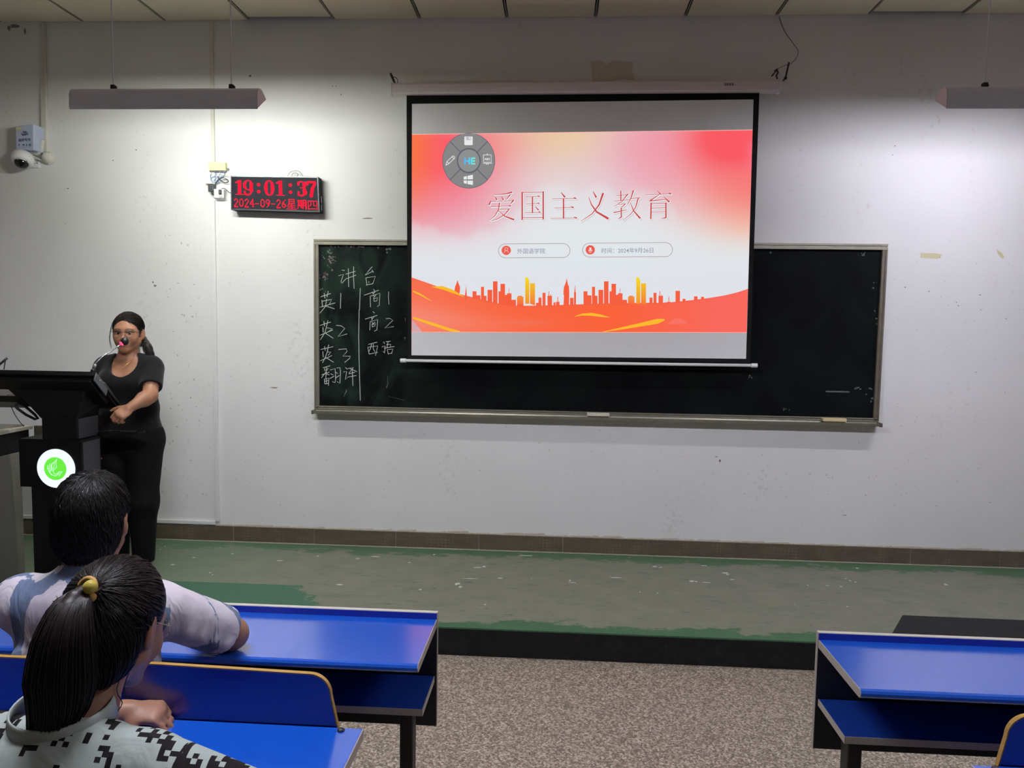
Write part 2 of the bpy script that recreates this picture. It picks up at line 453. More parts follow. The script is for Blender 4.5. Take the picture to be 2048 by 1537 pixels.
def flat_strokes(strokes, to3d, w, y, lift=0.0, taper=False):
    """ribbons of width w (pixels of the drawing) along polylines, as a flat mesh at depth y"""
    mb = MB()
    for st in strokes:
        pts = st if not isinstance(st, dict) else st['p']
        w0 = w; w1 = w
        if isinstance(st, dict): w0, w1 = st['w']
        P = [Vector((a, b)) for a, b in pts]; k = len(P)
        L = []; R = []
        for i in range(k):
            t = P[min(i + 1, k - 1)] - P[max(i - 1, 0)]
            if t.length < 1e-6: t = Vector((1, 0))
            t.normalize(); nn = Vector((-t.y, t.x))
            ww = (w0 + (w1 - w0) * i / max(1, k - 1)) / 2
            q = P[i] + (t * (-ww * 0.6 if i == 0 else (ww * 0.6 if i == k - 1 else 0)))
            L.append(q + nn * ww); R.append(q - nn * ww)
        vs = [to3d(p) for p in L] + [to3d(p) for p in R]
        fs = [(i, i + 1, k + i + 1, k + i) for i in range(k - 1)]
        mb.add(vs, fs)
    return mb

def text_mesh(body, size, extrude=0.0, bold=0.0, align='LEFT'):
    """outline of a line of type as (vertices, faces) in its own x-y plane"""
    cu = bpy.data.curves.new('type', 'FONT'); cu.body = body; cu.size = size; cu.offset = bold; cu.extrude = extrude
    cu.align_x = align; cu.resolution_u = 4
    ob = bpy.data.objects.new('type', cu); COL.objects.link(ob)
    dg = bpy.context.evaluated_depsgraph_get(); ev = ob.evaluated_get(dg); me = ev.to_mesh()
    vs = [v.co.copy() for v in me.vertices]; fs = [tuple(p.vertices) for p in me.polygons]
    ev.to_mesh_clear(); bpy.data.objects.remove(ob); bpy.data.curves.remove(cu)
    return vs, fs

# ------------------------------------------------------------------ implicit surfaces (bodies, clothes, hair)
def rot_from(f, up=(0, 0, 1)):
    """local axes (x right of the person, y forward, z up) as columns"""
    f = Vector(f).normalized(); x = f.cross(Vector(up)).normalized(); z = x.cross(f)
    return np.array([[x.x, f.x, z.x], [x.y, f.y, z.y], [x.z, f.z, z.z]])

class SDF:
    def __init__(s, lo, hi, h):
        s.h = h; s.lo = np.array(lo, float); s.n = np.ceil((np.array(hi) - s.lo) / h).astype(int) + 1
        s.d = np.full(tuple(s.n), 9.0, np.float32)
    def _sub(s, lo, hi, m):
        a = np.clip(np.floor((np.array(lo) - m - s.lo) / s.h).astype(int), 0, s.n)
        b = np.clip(np.ceil((np.array(hi) + m - s.lo) / s.h).astype(int) + 1, 0, s.n)
        if np.any(b <= a): return None, None
        sl = tuple(slice(x, y) for x, y in zip(a, b))
        ax = [s.lo[i] + s.h * np.arange(a[i], b[i]) for i in range(3)]
        G = np.stack(np.meshgrid(*ax, indexing='ij'), -1).astype(np.float32)
        return sl, G
    def _op(s, sl, d, k, op):
        cur = s.d[sl]
        if op == 'u':
            if k > 0:
                h = np.maximum(k - np.abs(cur - d), 0) / k; s.d[sl] = np.minimum(cur, d) - h * h * k / 4
            else: s.d[sl] = np.minimum(cur, d)
        elif op == 's':
            nd = -d
            if k > 0:
                h = np.maximum(k - np.abs(cur - nd), 0) / k; s.d[sl] = np.maximum(cur, nd) + h * h * k / 4
            else: s.d[sl] = np.maximum(cur, nd)
    def ell(s, c, r, R=None, k=0.02, op='u', grow=0.0):
        c = np.array(c, float); r = np.array(r, float) + grow; m = max(r)
        sl, G = s._sub(c - m, c + m, k + 3 * s.h)
        if sl is None: return s
        p = G - c.astype(np.float32)
        if R is not None: p = p @ np.asarray(R, np.float32)
        k0 = np.linalg.norm(p / r, axis=-1); k1 = np.linalg.norm(p / (r * r), axis=-1) + 1e-9
        s._op(sl, (k0 * (k0 - 1) / k1).astype(np.float32), k, op); return s
    def cone(s, a, b, ra, rb, k=0.02, op='u', grow=0.0):
        a = np.array(a, float); b = np.array(b, float); ra += grow; rb += grow
        lo = np.minimum(a - ra, b - rb); hi = np.maximum(a + ra, b + rb)
        sl, G = s._sub(lo, hi, k + 3 * s.h)
        if sl is None: return s
        ba = (b - a); L2 = max(float(ba @ ba), 1e-9)
        t = np.clip(((G - a) @ ba) / L2, 0, 1)
        d = np.linalg.norm(G - a - t[..., None] * ba, axis=-1) - (ra + (rb - ra) * t)
        s._op(sl, d.astype(np.float32), k, op); return s
    def chain(s, pts, rs, k=0.02, op='u', grow=0.0):
        for i in range(len(pts) - 1): s.cone(pts[i], pts[i + 1], rs[i], rs[i + 1], k, op, grow)
        return s
    def cut(s, p, nrm, k=0.0):
        """remove everything on the side the normal points to"""
        nrm = np.array(nrm, float); nrm /= np.linalg.norm(nrm)
        ax = [s.lo[i] + s.h * np.arange(s.n[i]) for i in range(3)]
        d = (ax[0][:, None, None] - p[0]) * nrm[0] + (ax[1][None, :, None] - p[1]) * nrm[1] + (ax[2][None, None, :] - p[2]) * nrm[2]
        s.d = np.maximum(s.d, d.astype(np.float32)); return s
    def mesh(s):
        d = s.d; d[0], d[-1] = 9, 9; d[:, 0], d[:, -1] = 9, 9; d[:, :, 0], d[:, :, -1] = 9, 9
        ins = d < 0
        c = np.zeros(tuple(s.n - 1), np.uint8)
        for i in (0, 1):
            for j in (0, 1):
                for k in (0, 1):
                    c += ins[i:i + s.n[0] - 1, j:j + s.n[1] - 1, k:k + s.n[2] - 1]
        act = np.argwhere((c > 0) & (c < 8))
        idx = np.full(tuple(s.n - 1), -1, np.int64); idx[tuple(act.T)] = np.arange(len(act))
        corner = np.array([(i, j, k) for i in (0, 1) for j in (0, 1) for k in (0, 1)])
        val = np.stack([d[tuple((act + q).T)] for q in corner], 1)
        acc = np.zeros((len(act), 3)); cnt = np.zeros(len(act))
        for a in range(8):
            for b in range(a + 1, 8):
                if np.abs(corner[a] - corner[b]).sum() != 1: continue
                va, vb = val[:, a], val[:, b]; m = (va < 0) != (vb < 0)
                t = np.where(m, va / np.where(m, va - vb, 1), 0)
                acc[m] += corner[a] + t[m, None] * (corner[b] - corner[a]); cnt[m] += 1
        V = s.lo + s.h * (act + acc / np.maximum(cnt, 1)[:, None])
        F = []
        for ax in range(3):
            o1, o2 = [i for i in range(3) if i != ax]
            sl0 = [slice(None)] * 3; sl1 = [slice(None)] * 3; sl0[ax] = slice(0, -1); sl1[ax] = slice(1, None)
            A = ins[tuple(sl0)]; B = ins[tuple(sl1)]
            e = np.argwhere(A != B)
            e = e[(e[:, o1] > 0) & (e[:, o2] > 0)]
            def cid(d1, d2):
                q = e.copy(); q[:, o1] -= d1; q[:, o2] -= d2; return idx[tuple(q.T)]
            quad = np.stack([cid(1, 1), cid(0, 1), cid(0, 0), cid(1, 0)], 1)
            flip = A[tuple(e.T)] ^ (ax == 1)
            quad[~flip] = quad[~flip][:, ::-1]
            F.append(quad)
        return V, np.concatenate(F)

def sdf_object(name, sdf, mat, parent=None, origin=None, colfn=None, smooth_it=2):
    V, F = sdf.mesh()
    # light Laplacian smoothing of the grid stepping
    e = np.concatenate([F[:, [0, 1]], F[:, [1, 2]], F[:, [2, 3]], F[:, [3, 0]]])
    for _ in range(smooth_it):
        acc = np.zeros_like(V); cnt = np.zeros(len(V))
        np.add.at(acc, e[:, 0], V[e[:, 1]]); np.add.at(acc, e[:, 1], V[e[:, 0]])
        np.add.at(cnt, e[:, 0], 1); np.add.at(cnt, e[:, 1], 1)
        V = V * 0.5 + 0.5 * acc / np.maximum(cnt, 1)[:, None]
    if parent is not None: o0 = np.array(world_loc(parent))
    elif origin is not None: o0 = np.array(origin)
    else: o0 = np.array([V[:, 0].mean(), V[:, 1].mean(), V[:, 2].min()])
    me = bpy.data.meshes.new(name)
    me.vertices.add(len(V)); me.vertices.foreach_set('co', (V - o0).astype(np.float32).ravel())
    me.loops.add(F.size); me.loops.foreach_set('vertex_index', F.astype(np.int32).ravel())
    me.polygons.add(len(F)); me.polygons.foreach_set('loop_start', (np.arange(len(F)) * 4).astype(np.int32))
    me.polygons.foreach_set('use_smooth', np.ones(len(F), bool))
    me.update(calc_edges=True); me.validate()
    me.materials.append(mat)
    if colfn is not None:
        a = me.color_attributes.new('Col', 'FLOAT_COLOR', 'POINT'); c4 = np.ones((len(V), 4), np.float32)
        c4[:, :3] = colfn(V); a.data.foreach_set('color', c4.ravel())
    o = bpy.data.objects.new(name, me); COL.objects.link(o)
    if parent is not None: o.parent = parent
    else: o.location = o0
    return o

# ================================================================== the room
XL, XR, YB = -5.0, 4.8, -10.4
wall = tag(MB().box(XL - 0.2, XR + 0.2, 0, 0.2, FL - 0.1, CEIL + 0.35).build('wall_front', M['wall']), kind='structure')
tag(MB().box(XL - 0.2, XL, YB, 0, FL - 0.1, CEIL + 0.35).build('wall_left', M['wall_side']), kind='structure')
tag(MB().box(XR, XR + 0.2, YB, 0, FL - 0.1, CEIL + 0.35).build('wall_right', M['wall_side']), kind='structure')
tag(MB().box(XL - 0.2, XR + 0.2, YB - 0.2, YB, FL - 0.1, CEIL + 0.35).build('wall_back', M['wall_side']), kind='structure')
tag(MB().box(XL, XR, YB, 0, FL - 0.1, FL).build('floor', M['terrazzo']), kind='structure')
PF = -1.411
plat = tag(MB().box(XL, XR, PF, -0.0005, FL, 0).build('trim_1', M['platform']), kind='structure')
tag(MB().box(XL, XR, PF - 0.006, PF, FL, -0.008).build('riser_face', M['riser'], plat), 'black painted front face of the platform step')

# ceiling: a dark void above, boards in rows, thin bars recessed in the joints
ceil = tag(MB().box(XL, XR, YB, 0, CEIL + 0.10, CEIL + 0.2).build('ceiling', M['ceil_void']), kind='structure')
TW, TL = 0.606, 1.2
me_board = None
x0 = -0.029 - TW * 9
cz = world_loc(ceil)
for j in range(9):
    for i in range(18):
        xa = x0 + TW * i
        if xa + TW < XL or xa > XR: continue
        gap = 0.0125
        a = max(xa + gap, XL); b = min(xa + TW - gap, XR)
        ya = -TL * j - (0.008 if j else 0.004); yb = max(-TL * (j + 1) + 0.008, YB)
        full = (b - a) > TW - 2.2 * gap
        dz = 0.0
        if j == 0 and i == 5: dz = 0.0
        if full and 0 < j < 8:
            if me_board is None:
                o = MB().box(a, b, yb, ya, CEIL, CEIL + 0.012).build('ceiling_panel', M['ceil'], ceil, bevel=0.0)
                me_board = (o.data, a, ya); continue
            o = bpy.data.objects.new('ceiling_panel', me_board[0]); COL.objects.link(o); o.parent = ceil
            o.location = (a - me_board[1], ya - me_board[2], 0)
        else:
            if j == 0 and i in (5, 12):           # two boards that sag away from the wall and leave a dark slit
                yw = -0.035 if i == 5 else -0.028
                mb = MB().slab([(a, yb, CEIL), (b, yb, CEIL), (b, yw, CEIL + 0.004), (a, yw - 0.012, CEIL + 0.004)], (0, 0, 0.012))
                mb.build('ceiling_panel', M['ceil'], ceil)
            else:
                MB().box(a, b, yb, ya, CEIL, CEIL + 0.012).build('ceiling_panel', M['ceil'], ceil)
for i in range(18):
    xa = x0 + TW * i
    if xa < XL + 0.05 or xa > XR - 0.05: continue
    MB().box(xa - 0.0035, xa + 0.0035, YB, -0.004, CEIL + 0.001, CEIL + 0.03).build('ceiling_bar', M['t_bar'], ceil)
for (px, s) in ((890, 1), (1483, 0.8)):
    mb = MB()      # two short black hooks poking from the ceiling
    p = Vector((at(px, 2, -0.42).x, -0.42, CEIL)); mb.tube([p + Vector((0, 0, 0.02)), p, p + Vector((0.012, 0, -0.022 * s))], 0.005, 6); mb.build('ceiling_hook', M['black'], ceil)

# skirting: scored brown tiles, mortar line above and below
sk = tag(MB().box(XL, XR, -0.006, -0.0006, 0.0, 0.122).build('baseboard_front', M['mortar']), kind='structure')
xt = -0.784 - 0.609 * 6
while xt < XR:
    a = max(xt + 0.002, XL); b = min(xt + 0.609 - 0.002, XR); xt += 0.609
    if b - a < 0.02: continue
    d = 0.012 + rng.uniform(-0.001, 0.001)
    MB().box(a, b, -d, -0.006, 0.006, 0.116 + rng.uniform(-0.001, 0.001)).build('tile', M['skirting'], sk, bevel=0.0012, seg=1)
tag(MB().box(XL, XR, -0.020, -0.006, 0.0, 0.005).build('mortar_bead', M['mortar'], sk), 'pale mortar line at the foot of the tiles')
mb = MB()
x = XL
while x < XR - 0.1:                           # lumpy plaster edge over the tiles
    w = rng.uniform(0.02, 0.22); h = rng.uniform(0.001, 0.009) * (1.6 if -1.6 < x < 0.2 else 1.0); t = rng.uniform(0.003, 0.012)
    mb.add([(x, -0.0006, 0.116), (x + w, -0.0006, 0.116), (x + w * 0.9, -0.0006, 0.124 + h), (x + w * 0.2, -0.0006, 0.122 + h * 0.8),
            (x + w * 0.1, -t, 0.118), (x + w * 0.92, -t, 0.118), (x + w * 0.8, -t * 0.7, 0.121 + h * 0.6), (x + w * 0.25, -t * 0.7, 0.121 + h * 0.5)],
           [(0, 1, 5, 4), (4, 5, 6, 7), (7, 6, 2, 3), (0, 4, 7, 3), (1, 2, 6, 5)])
    x += w * rng.uniform(0.5, 0.9)
tag(mb.build('plaster_edge', M['mortar'], sk), kind='stuff')

# rubs, nail holes and chips in the wall paint
mb = MB()
def blot(px, py, wpx, hpx, y=-0.0007, n=9):
    c = at(px, py, y); sx = wpx / 282 / 2; sz = hpx / 282 / 2; th0 = rng.uniform(0, 6)
    vs = [(c.x + sx * math.cos(2 * math.pi * j / n + th0) * rng.uniform(0.45, 1.1), y, c.z + sz * math.sin(2 * math.pi * j / n + th0) * rng.uniform(0.45, 1.1)) for j in range(n)]
    mb.add(vs, [tuple(range(n))])
for q in ((30, 52, 24, 10), (50, 62, 6, 16), (18, 56, 8, 14), (665, 172, 3, 3), (672, 172, 3, 3), (682, 189, 3, 4), (500, 152, 6, 7), (226, 321, 3, 4),
          (136, 377, 5, 3), (310, 572, 9, 5), (306, 565, 4, 6), (548, 776, 24, 3), (1440, 922, 5, 8), (1433, 914, 8, 3), (1690, 1031, 12, 2),
          (1880, 515, 3, 3), (1952, 745, 3, 3), (1810, 575, 3, 3), (1858, 583, 3, 3), (1913, 605, 3, 3), (1917, 612, 3, 3), (1962, 620, 3, 3),
          (1960, 590, 5, 2), (2012, 638, 5, 2), (1790, 292, 3, 3), (1785, 310, 3, 2), (735, 437, 24, 3), (272, 300, 4, 3), (130, 448, 3, 2)):
    blot(*q)
tag(mb.build('scuff_marks', M['scuff'], wall), 'dark nail holes and chips in the wall paint', kind='stuff')
mb = MB()
for _ in range(120):
    blot(rng.uniform(380, 2040), rng.uniform(840, 1050), rng.uniform(1.2, 4.5), rng.uniform(1, 4))
for _ in range(70):
    blot(rng.normal(365, 22), rng.uniform(430, 1030), rng.uniform(1.2, 6), rng.uniform(1, 7))
for _ in range(90):
    blot(rng.uniform(1780, 2047), rng.uniform(480, 1000), rng.uniform(1, 3), rng.uniform(1, 3))
for _ in range(40):
    blot(rng.uniform(450, 630), rng.uniform(450, 1000), rng.uniform(1, 3), rng.uniform(1, 3))
tag(mb.build('rub_marks', M['scuff_pale'], wall), 'pale grey rubs in the wall paint', kind='stuff')

# chalk crumbs and paint flakes lying on the platform
mb = MB()
def onz(px, py, z=0.0):
    d = _fw + _rt * ((px - 1024) / FPX) - _up * ((py - 768.5) / FPX); return CAM_POS + d * ((z - CAM_POS.z) / d.z)
def crumb(px, py, w, h):
    c = onz(px, py); sx = w * c_scale(c) / 2; sy = h * c_scale(c) * 1.6; n = 6; t0 = rng.uniform(0, 6)
    ring = [(c.x + sx * math.cos(t0 + k * 1.047) * rng.uniform(0.5, 1.2), c.y + sy * math.sin(t0 + k * 1.047) * rng.uniform(0.5, 1.2), 0.0004) for k in range(n)]
    mb.add(ring + [(c.x, c.y, 0.003)], [(k, (k + 1) % n, n) for k in range(n)])
def c_scale(c): return (c - CAM_POS).length / FPX
for q in ((916, 1168, 14, 3), (920, 1174, 8, 4), (912, 1170, 5, 3), (955, 1136, 22, 2), (968, 1134, 8, 3), (940, 1158, 30, 1.5), (1000, 1157, 16, 1.5), (970, 1210, 5, 2.5), (1063, 1158, 3, 2), (1140, 1162, 5, 3), (1145, 1166, 18, 1.5), (1230, 1156, 26, 1.5),
          (1310, 1134, 10, 2), (1322, 1136, 10, 2), (1383, 1163, 14, 4), (1392, 1164, 6, 3), (1415, 1166, 20, 1.5), (1450, 1147, 12, 4), (1455, 1150, 9, 2), (1465, 1160, 10, 2), (1408, 1132, 18, 1.5), (1050, 1112, 38, 1.5), (715, 1118, 12, 2), (752, 1114, 22, 1.5), (635, 1113, 6, 2),
          (465, 1108, 5, 2), (388, 1116, 8, 2), (320, 1100, 3, 2), (330, 1093, 3, 2), (345, 1130, 12, 2), (420, 1146, 6, 1.5), (425, 1150, 4, 1.5), (1615, 1171, 3, 2), (1692, 1158, 5, 2), (1700, 1162, 4, 2), (1711, 1165, 4, 2), (1682, 1174, 5, 2), (1655, 1172, 10, 1.5), (1892, 1170, 7, 3),
          (1714, 1137, 7, 2), (1590, 1210, 2, 2), (1695, 1214, 4, 2), (1280, 1185, 4, 2), (1315, 1187, 4, 2), (560, 1122, 14, 1.5), (820, 1126, 8, 2), (868, 1110, 6, 2), (680, 1170, 14, 2), (840, 1180, 8, 2)):
    crumb(*q)
tag(mb.build('chalk_crumbs', M['chalk'], plat, fix=False), 'white chalk crumbs and paint flakes on the platform', kind='stuff')

# pieces of tape left on the wall
pts = [(1180, 122), (1200, 121), (1214, 128), (1228, 121), (1266, 124), (1264, 140), (1269, 160), (1240, 158), (1220, 163), (1186, 164), (1184, 142)]
tag(MB().slab([at(a, b, -0.0008) for a, b in pts], (0, -0.0012, 0)).build('paper_scrap', M['tape_old']), 'torn patch of old tape stuck on the wall above the screen case', 'tape')
pts = [(1841, 506), (1870, 507), (1885, 509), (1876, 518), (1860, 517), (1841, 516)]
tag(MB().slab([at(a, b, -0.0008) for a, b in pts], (0, -0.001, 0)).build('tape_strip', M['tape_yellow']), 'yellowed tape strip on the wall right of the blackboard', 'tape')
pts = [(1993, 499), (2000, 503), (2009, 514), (2005, 518), (1996, 508)]
tag(MB().slab([at(a, b, -0.0008) for a, b in pts], (0, -0.001, 0)).build('tape_strip', M['tape_yellow']), 'small slanting tape scrap on the wall at the far right', 'tape')

# black rubber mat / painted block on the platform edge, right
mat = tag(MB().slab([(1.768, -0.998, 0.0002), (3.6, -1.012, 0.0002), (3.6, PF, 0.0002), (1.50, PF, 0.0002)], (0, 0, 0.006)).build('floor_mat', M['riser'], bevel=0.002),
          'black mat on the platform edge behind the right desk', 'mat')

# ------------------------------------------------------------------ cable ducts on the wall
def duct(name, x0, z0, x1, z1, w, d, mat, label, horiz=False):
    if horiz:
        mb = MB().box(x0, x1, -d, -0.0006, z0 - w / 2, z0 + w / 2)
    else:
        mb = MB().slab([(x0 - w / 2, -0.0006, z0), (x0 + w / 2, -0.0006, z0), (x1 + w / 2, -0.0006, z1), (x1 - w / 2, -0.0006, z1)], (0, -d, 0))
    return tag(mb.build(name, mat, bevel=0.002), label, 'cable duct')
duct('cable_duct', -2.722, 2.60, -2.722, 3.735, 0.026, 0.014, M['plastic_cream'], 'cream cable duct rising from the wiring box to the ceiling')
duct('cable_duct', -2.729, 0.150, -2.729, 2.49, 0.030, 0.016, M['plastic_white'], 'white cable duct running from the wall socket down to the skirting')
duct('cable_duct', -5.0, 0.138, -2.745, 0.138, 0.026, 0.018, M['plastic_white'], 'white horizontal cable duct lying just above the skirting tiles', True)
duct('cable_duct', -3.970, 2.83, -3.955, 3.73, 0.040, 0.022, M['plastic_cream'], 'cream cable duct beside the surveillance box up to the ceiling')

# ------------------------------------------------------------------ wiring beside the clock
jb = thing('junction_box', at(438, 345, -0.03), 'pale yellow wiring box above the tangle of blue cables', 'box')
a, b = at(421, 327, -0.0), at(455, 343, -0.0)
MB().box(a.x, b.x, -0.035, -0.0006, b.z, a.z).build('housing', M['yellow_box'], jb, bevel=0.003)
mb = MB()
for k in range(8):
    xx = a.x + (b.x - a.x) * (k + 0.6) / 8.2
    mb.box(xx - 0.005, xx + 0.005, -0.028, -0.008, b.z - 0.008, b.z + 0.002)
tag(mb.build('port', M['plastic_grey'], jb), kind='stuff')
c = at(458, 338, -0.02)
MB().box(b.x, b.x + 0.014, -0.02, -0.0006, c.z - 0.006, c.z + 0.006).build('mounting_tab', M['plastic_grey'], jb)
def wire(name, pix, ys, r, mat, label, cat='cable', group=None):
    pts = [at(px, py, ys if not isinstance(ys, (list, tuple)) else ys[i]) for i, (px, py) in enumerate(pix)]
    # resample as a smooth curve
    P = np.array(pts); k = len(P); T = np.linspace(0, k - 1, max(8, (k - 1) * 7)); out = []
    for t in T:
        i = min(int(t), k - 2); u = t - i
        p0, p1, p2, p3 = P[max(i - 1, 0)], P[i], P[i + 1], P[min(i + 2, k - 1)]
        out.append(0.5 * ((2 * p1) + (-p0 + p2) * u + (2 * p0 - 5 * p1 + 4 * p2 - p3) * u * u + (-p0 + 3 * p1 - 3 * p2 + p3) * u ** 3))
    return tag(MB().tube(out, r, 6).build(name, mat, smooth=True), label, cat, group)
wire('network_cable', [(425, 344), (421, 352), (424, 360), (431, 366), (428, 372)], -0.012, 0.0030, M['wire_blue'], 'blue network cable leaving the leftmost port of the yellow box')
wire('network_cable', [(433, 344), (430, 352), (422, 357), (425, 364), (436, 367)], -0.018, 0.0030, M['wire_blue'], 'blue network cable looping left under the yellow box')
wire('network_cable', [(441, 344), (439, 350), (432, 357), (428, 361)], -0.024, 0.0028, M['wire_blue'], 'short blue network cable under the middle of the yellow box')
wire('network_cable', [(449, 344), (448, 351), (441, 355), (434, 362), (440, 366)], -0.014, 0.0028, M['wire_blue'], 'blue network cable under the right end of the yellow box')
wire('power_cable', [(430, 369), (436, 361), (446, 356), (455, 360), (456, 364), (448, 365), (438, 358), (436, 353)], -0.030, 0.0034, M['wire_black'], 'black coiled power cable between yellow box and clock')
wire('power_cable', [(440, 383), (441, 379), (448, 377), (454, 381), (458, 385), (465, 387)], -0.040, 0.0028, M['wire_black'], 'thin black cable from the wall socket into the clock')
wire('clock_wire', [(436, 352), (448, 350), (456, 352), (465, 352)], -0.03, 0.002, M['wire_white'], 'pale wire running from the wiring box to the clock top')
ad = thing('power_adapter', at(427, 392, -0.03), 'dark power adapter plugged in above the white wall socket', 'adapter')
a, b = at(422, 370, -0.0), at(433, 386, -0.0)
MB().box(a.x, b.x, -0.05, -0.0006, b.z, a.z).build('housing', M['dark_metal'], ad, bevel=0.004)
a2, b2 = at(428, 384, 0), at(433, 392, 0)
MB().box(a2.x, b2.x, -0.045, -0.005, b2.z, a2.z).build('plug', M['black'], ad, bevel=0.003)
so = thing('wall_socket', at(441, 402, 0), 'white surface-mounted wall socket left of the clock', 'socket')
a, b = at(430, 379, -0.03), at(450, 397, -0.03)
MB().hull([(a.x, -0.05, a.z), (b.x, -0.05, a.z), (a.x, -0.05, b.z), (b.x, -0.05, b.z),
           (a.x, -0.0006, a.z), (b.x, -0.0006, a.z), (a.x + 0.012, -0.0006, b.z - 0.012), (b.x - 0.012, -0.0006, b.z - 0.012)]).build('housing', M['plastic_white'], so, bevel=0.003)
c = at(441, 384, -0.05)
MB().box(c.x - 0.008, c.x + 0.010, -0.068, -0.05, c.z - 0.018, c.z + 0.014).build('plug', M['black'], so, bevel=0.004)
mb = MB()
for dx in (-0.012, -0.002, 0.008): mb.box(c.x + dx, c.x + dx + 0.003, -0.0508, -0.049, c.z - 0.040, c.z - 0.030)
tag(mb.build('socket_slots', M['black'], so), kind='stuff')
tag(MB().cyl(at(417, 369, 0) + Vector((-0.012, -0.01, 0)), at(417, 370, 0) + Vector((0.018, -0.012, 0)), 0.006, 8).build('pipe_stub', simple('rusty_stub', (150, 130, 100), 0.6)), 'short tan pipe stub in the wall left of the adapter', 'pipe')

# ------------------------------------------------------------------ LED clock
CT = 0.085
TLc, TRc, BLc, BRc = at(462, 352, -CT), at(637, 354, -CT), at(462.5, 420, -CT), at(640, 425, -CT)
ck = thing('digital_clock', (TLc + TRc + BLc + BRc) / 4 + Vector((0, 0, -0.13)), 'black LED wall clock with red time and date', 'clock')
MB().slab([TLc, TRc, BRc, BLc], (0, CT - 0.012, 0)).build('housing', M['lcd_face'], ck, bevel=0.003)
def cq(u, v, dy=0.0):
    return (TLc * (1 - u) + TRc * u) * (1 - v) + (BLc * (1 - u) + BRc * u) * v + Vector((0, -dy, 0))
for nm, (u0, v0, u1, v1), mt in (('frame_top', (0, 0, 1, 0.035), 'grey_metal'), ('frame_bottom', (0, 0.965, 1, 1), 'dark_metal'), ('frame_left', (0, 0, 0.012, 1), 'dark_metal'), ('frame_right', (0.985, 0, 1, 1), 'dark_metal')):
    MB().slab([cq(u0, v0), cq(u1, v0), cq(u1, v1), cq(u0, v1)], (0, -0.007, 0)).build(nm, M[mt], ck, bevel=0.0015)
for v0, v1 in ((0.53, 0.72), (0.76, 0.93)):
    mb = MB().slab([cq(1, v0) + Vector((0.001, 0.02, 0)), cq(1, v0) + Vector((0.001, 0.035, 0)), cq(1, v1) + Vector((0.001, 0.035, 0)), cq(1, v1) + Vector((0.001, 0.02, 0))], (0.004, 0, 0)); mb.build('side_clip', M['chrome'], ck)
for u in (0.14, 0.86):
    MB().box(cq(u, 0).x - 0.02, cq(u, 0).x + 0.02, -0.02, -0.0006, cq(u, 0.5).z - 0.03, cq(u, 0.5).z + 0.03).build('wall_bracket', M['dark_metal'], ck)
W_, H_ = 128, 49
dots = set()
def pen(pts, w):
    for (xa, ya), (xb, yb) in zip(pts[:-1], pts[1:]):
        for i in range(int(min(xa, xb) - w) - 1, int(max(xa, xb) + w) + 2):
            for j in range(int(min(ya, yb) - w) - 1, int(max(ya, yb) + w) + 2):
                px, py = i, j; dx, dy = xb - xa, yb - ya; L2 = dx * dx + dy * dy
                t = 0 if L2 == 0 else max(0, min(1, ((px - xa) * dx + (py - ya) * dy) / L2))
                if math.hypot(px - xa - t * dx, py - ya - t * dy) <= w / 2 and 0 <= i < W_ and 0 <= j < H_: dots.add((i, j))
def oval(cx, cy, rx, ry, wx, wy):
    for i in range(W_):
        for j in range(H_):
            o = ((i - cx) / rx) ** 2 + ((j - cy) / ry) ** 2; q = ((i - cx) / (rx - wx)) ** 2 + ((j - cy) / (ry - wy)) ** 2
            if o <= 1 and q >= 1: dots.add((i, j))
def big1(x):
    for j in range(4, 27):
        for i in range(x + 3, x + 8): dots.add((i, j))
    pen([(x, 7), (x + 3, 5)], 2.0); pen([(x - 1, 26), (x + 11, 26)], 1.2)
def big0(x): oval(x + 7, 15, 7.6, 12, 4.6, 1.3)
def big9(x):
    oval(x + 7, 11, 7.6, 8, 4.4, 1.3)
    for j in range(9, 22):
        for i in range(x + 10, x + 15): dots.add((i, j))
    pen([(x + 12, 21), (x + 10, 25), (x + 6, 26.5), (x + 2, 25)], 2.4); pen([(x + 2, 22), (x + 2, 24)], 3.4)
def big3(x):
    pen([(x + 2, 7), (x + 2, 9)], 3.4); pen([(x + 2, 6), (x + 6, 4.5), (x + 10, 6)], 2.0); pen([(x + 11, 7), (x + 11, 11)], 5.2)
    pen([(x + 9, 14), (x + 5, 14)], 1.6); pen([(x + 11, 17), (x + 11.5, 22)], 5.6); pen([(x + 10, 25), (x + 6, 26.5), (x + 2, 25)], 2.2); pen([(x + 2, 21), (x + 2, 23)], 3.4)
def big7(x):
    for j in range(4, 7):
        for i in range(x + 1, x + 14): dots.add((i, j))
    pen([(x + 1, 5), (x + 1, 9)], 2.2); pen([(x + 12, 7), (x + 8, 15)], 3.6); pen([(x + 8, 15), (x + 6, 26)], 4.8)
def colon(x):
    for y in (8, 19):
        for i in range(5):
            for j in range(5):
                if (i, j) not in ((0, 0), (4, 4), (0, 4), (4, 0)): dots.add((x + i, y + j))
big1(5); big9(16); colon(37); big0(48); big1(67); colon(85); big3(97); big7(112)
D8 = {'2': [[(1, 3), (2, 1), (4, 0), (6, 2), (6, 4), (1, 12)], [(1, 12.4), (6, 12.4)]],
      '0': [[(3, 0), (5, 1), (6, 4), (6, 9), (5, 11), (3, 12), (2, 11), (1, 9), (1, 4), (2, 1), (3, 0)]],
      '4': [[(5, 0), (1, 8), (6.5, 8)], [(5, 0), (5, 12)], [(4, 12), (6, 12)]],
      '-': [[(1, 7), (6, 7)]],
      '9': [[(6, 4), (5, 6), (3, 7), (1, 5), (1, 2), (3, 0), (5, 1), (6, 3), (6, 6), (4, 10), (2, 12)]],
      '6': [[(6, 0), (3, 3), (1, 7), (1, 10), (3, 12), (5, 11), (6, 9), (5, 7), (3, 6), (1, 8)]]}
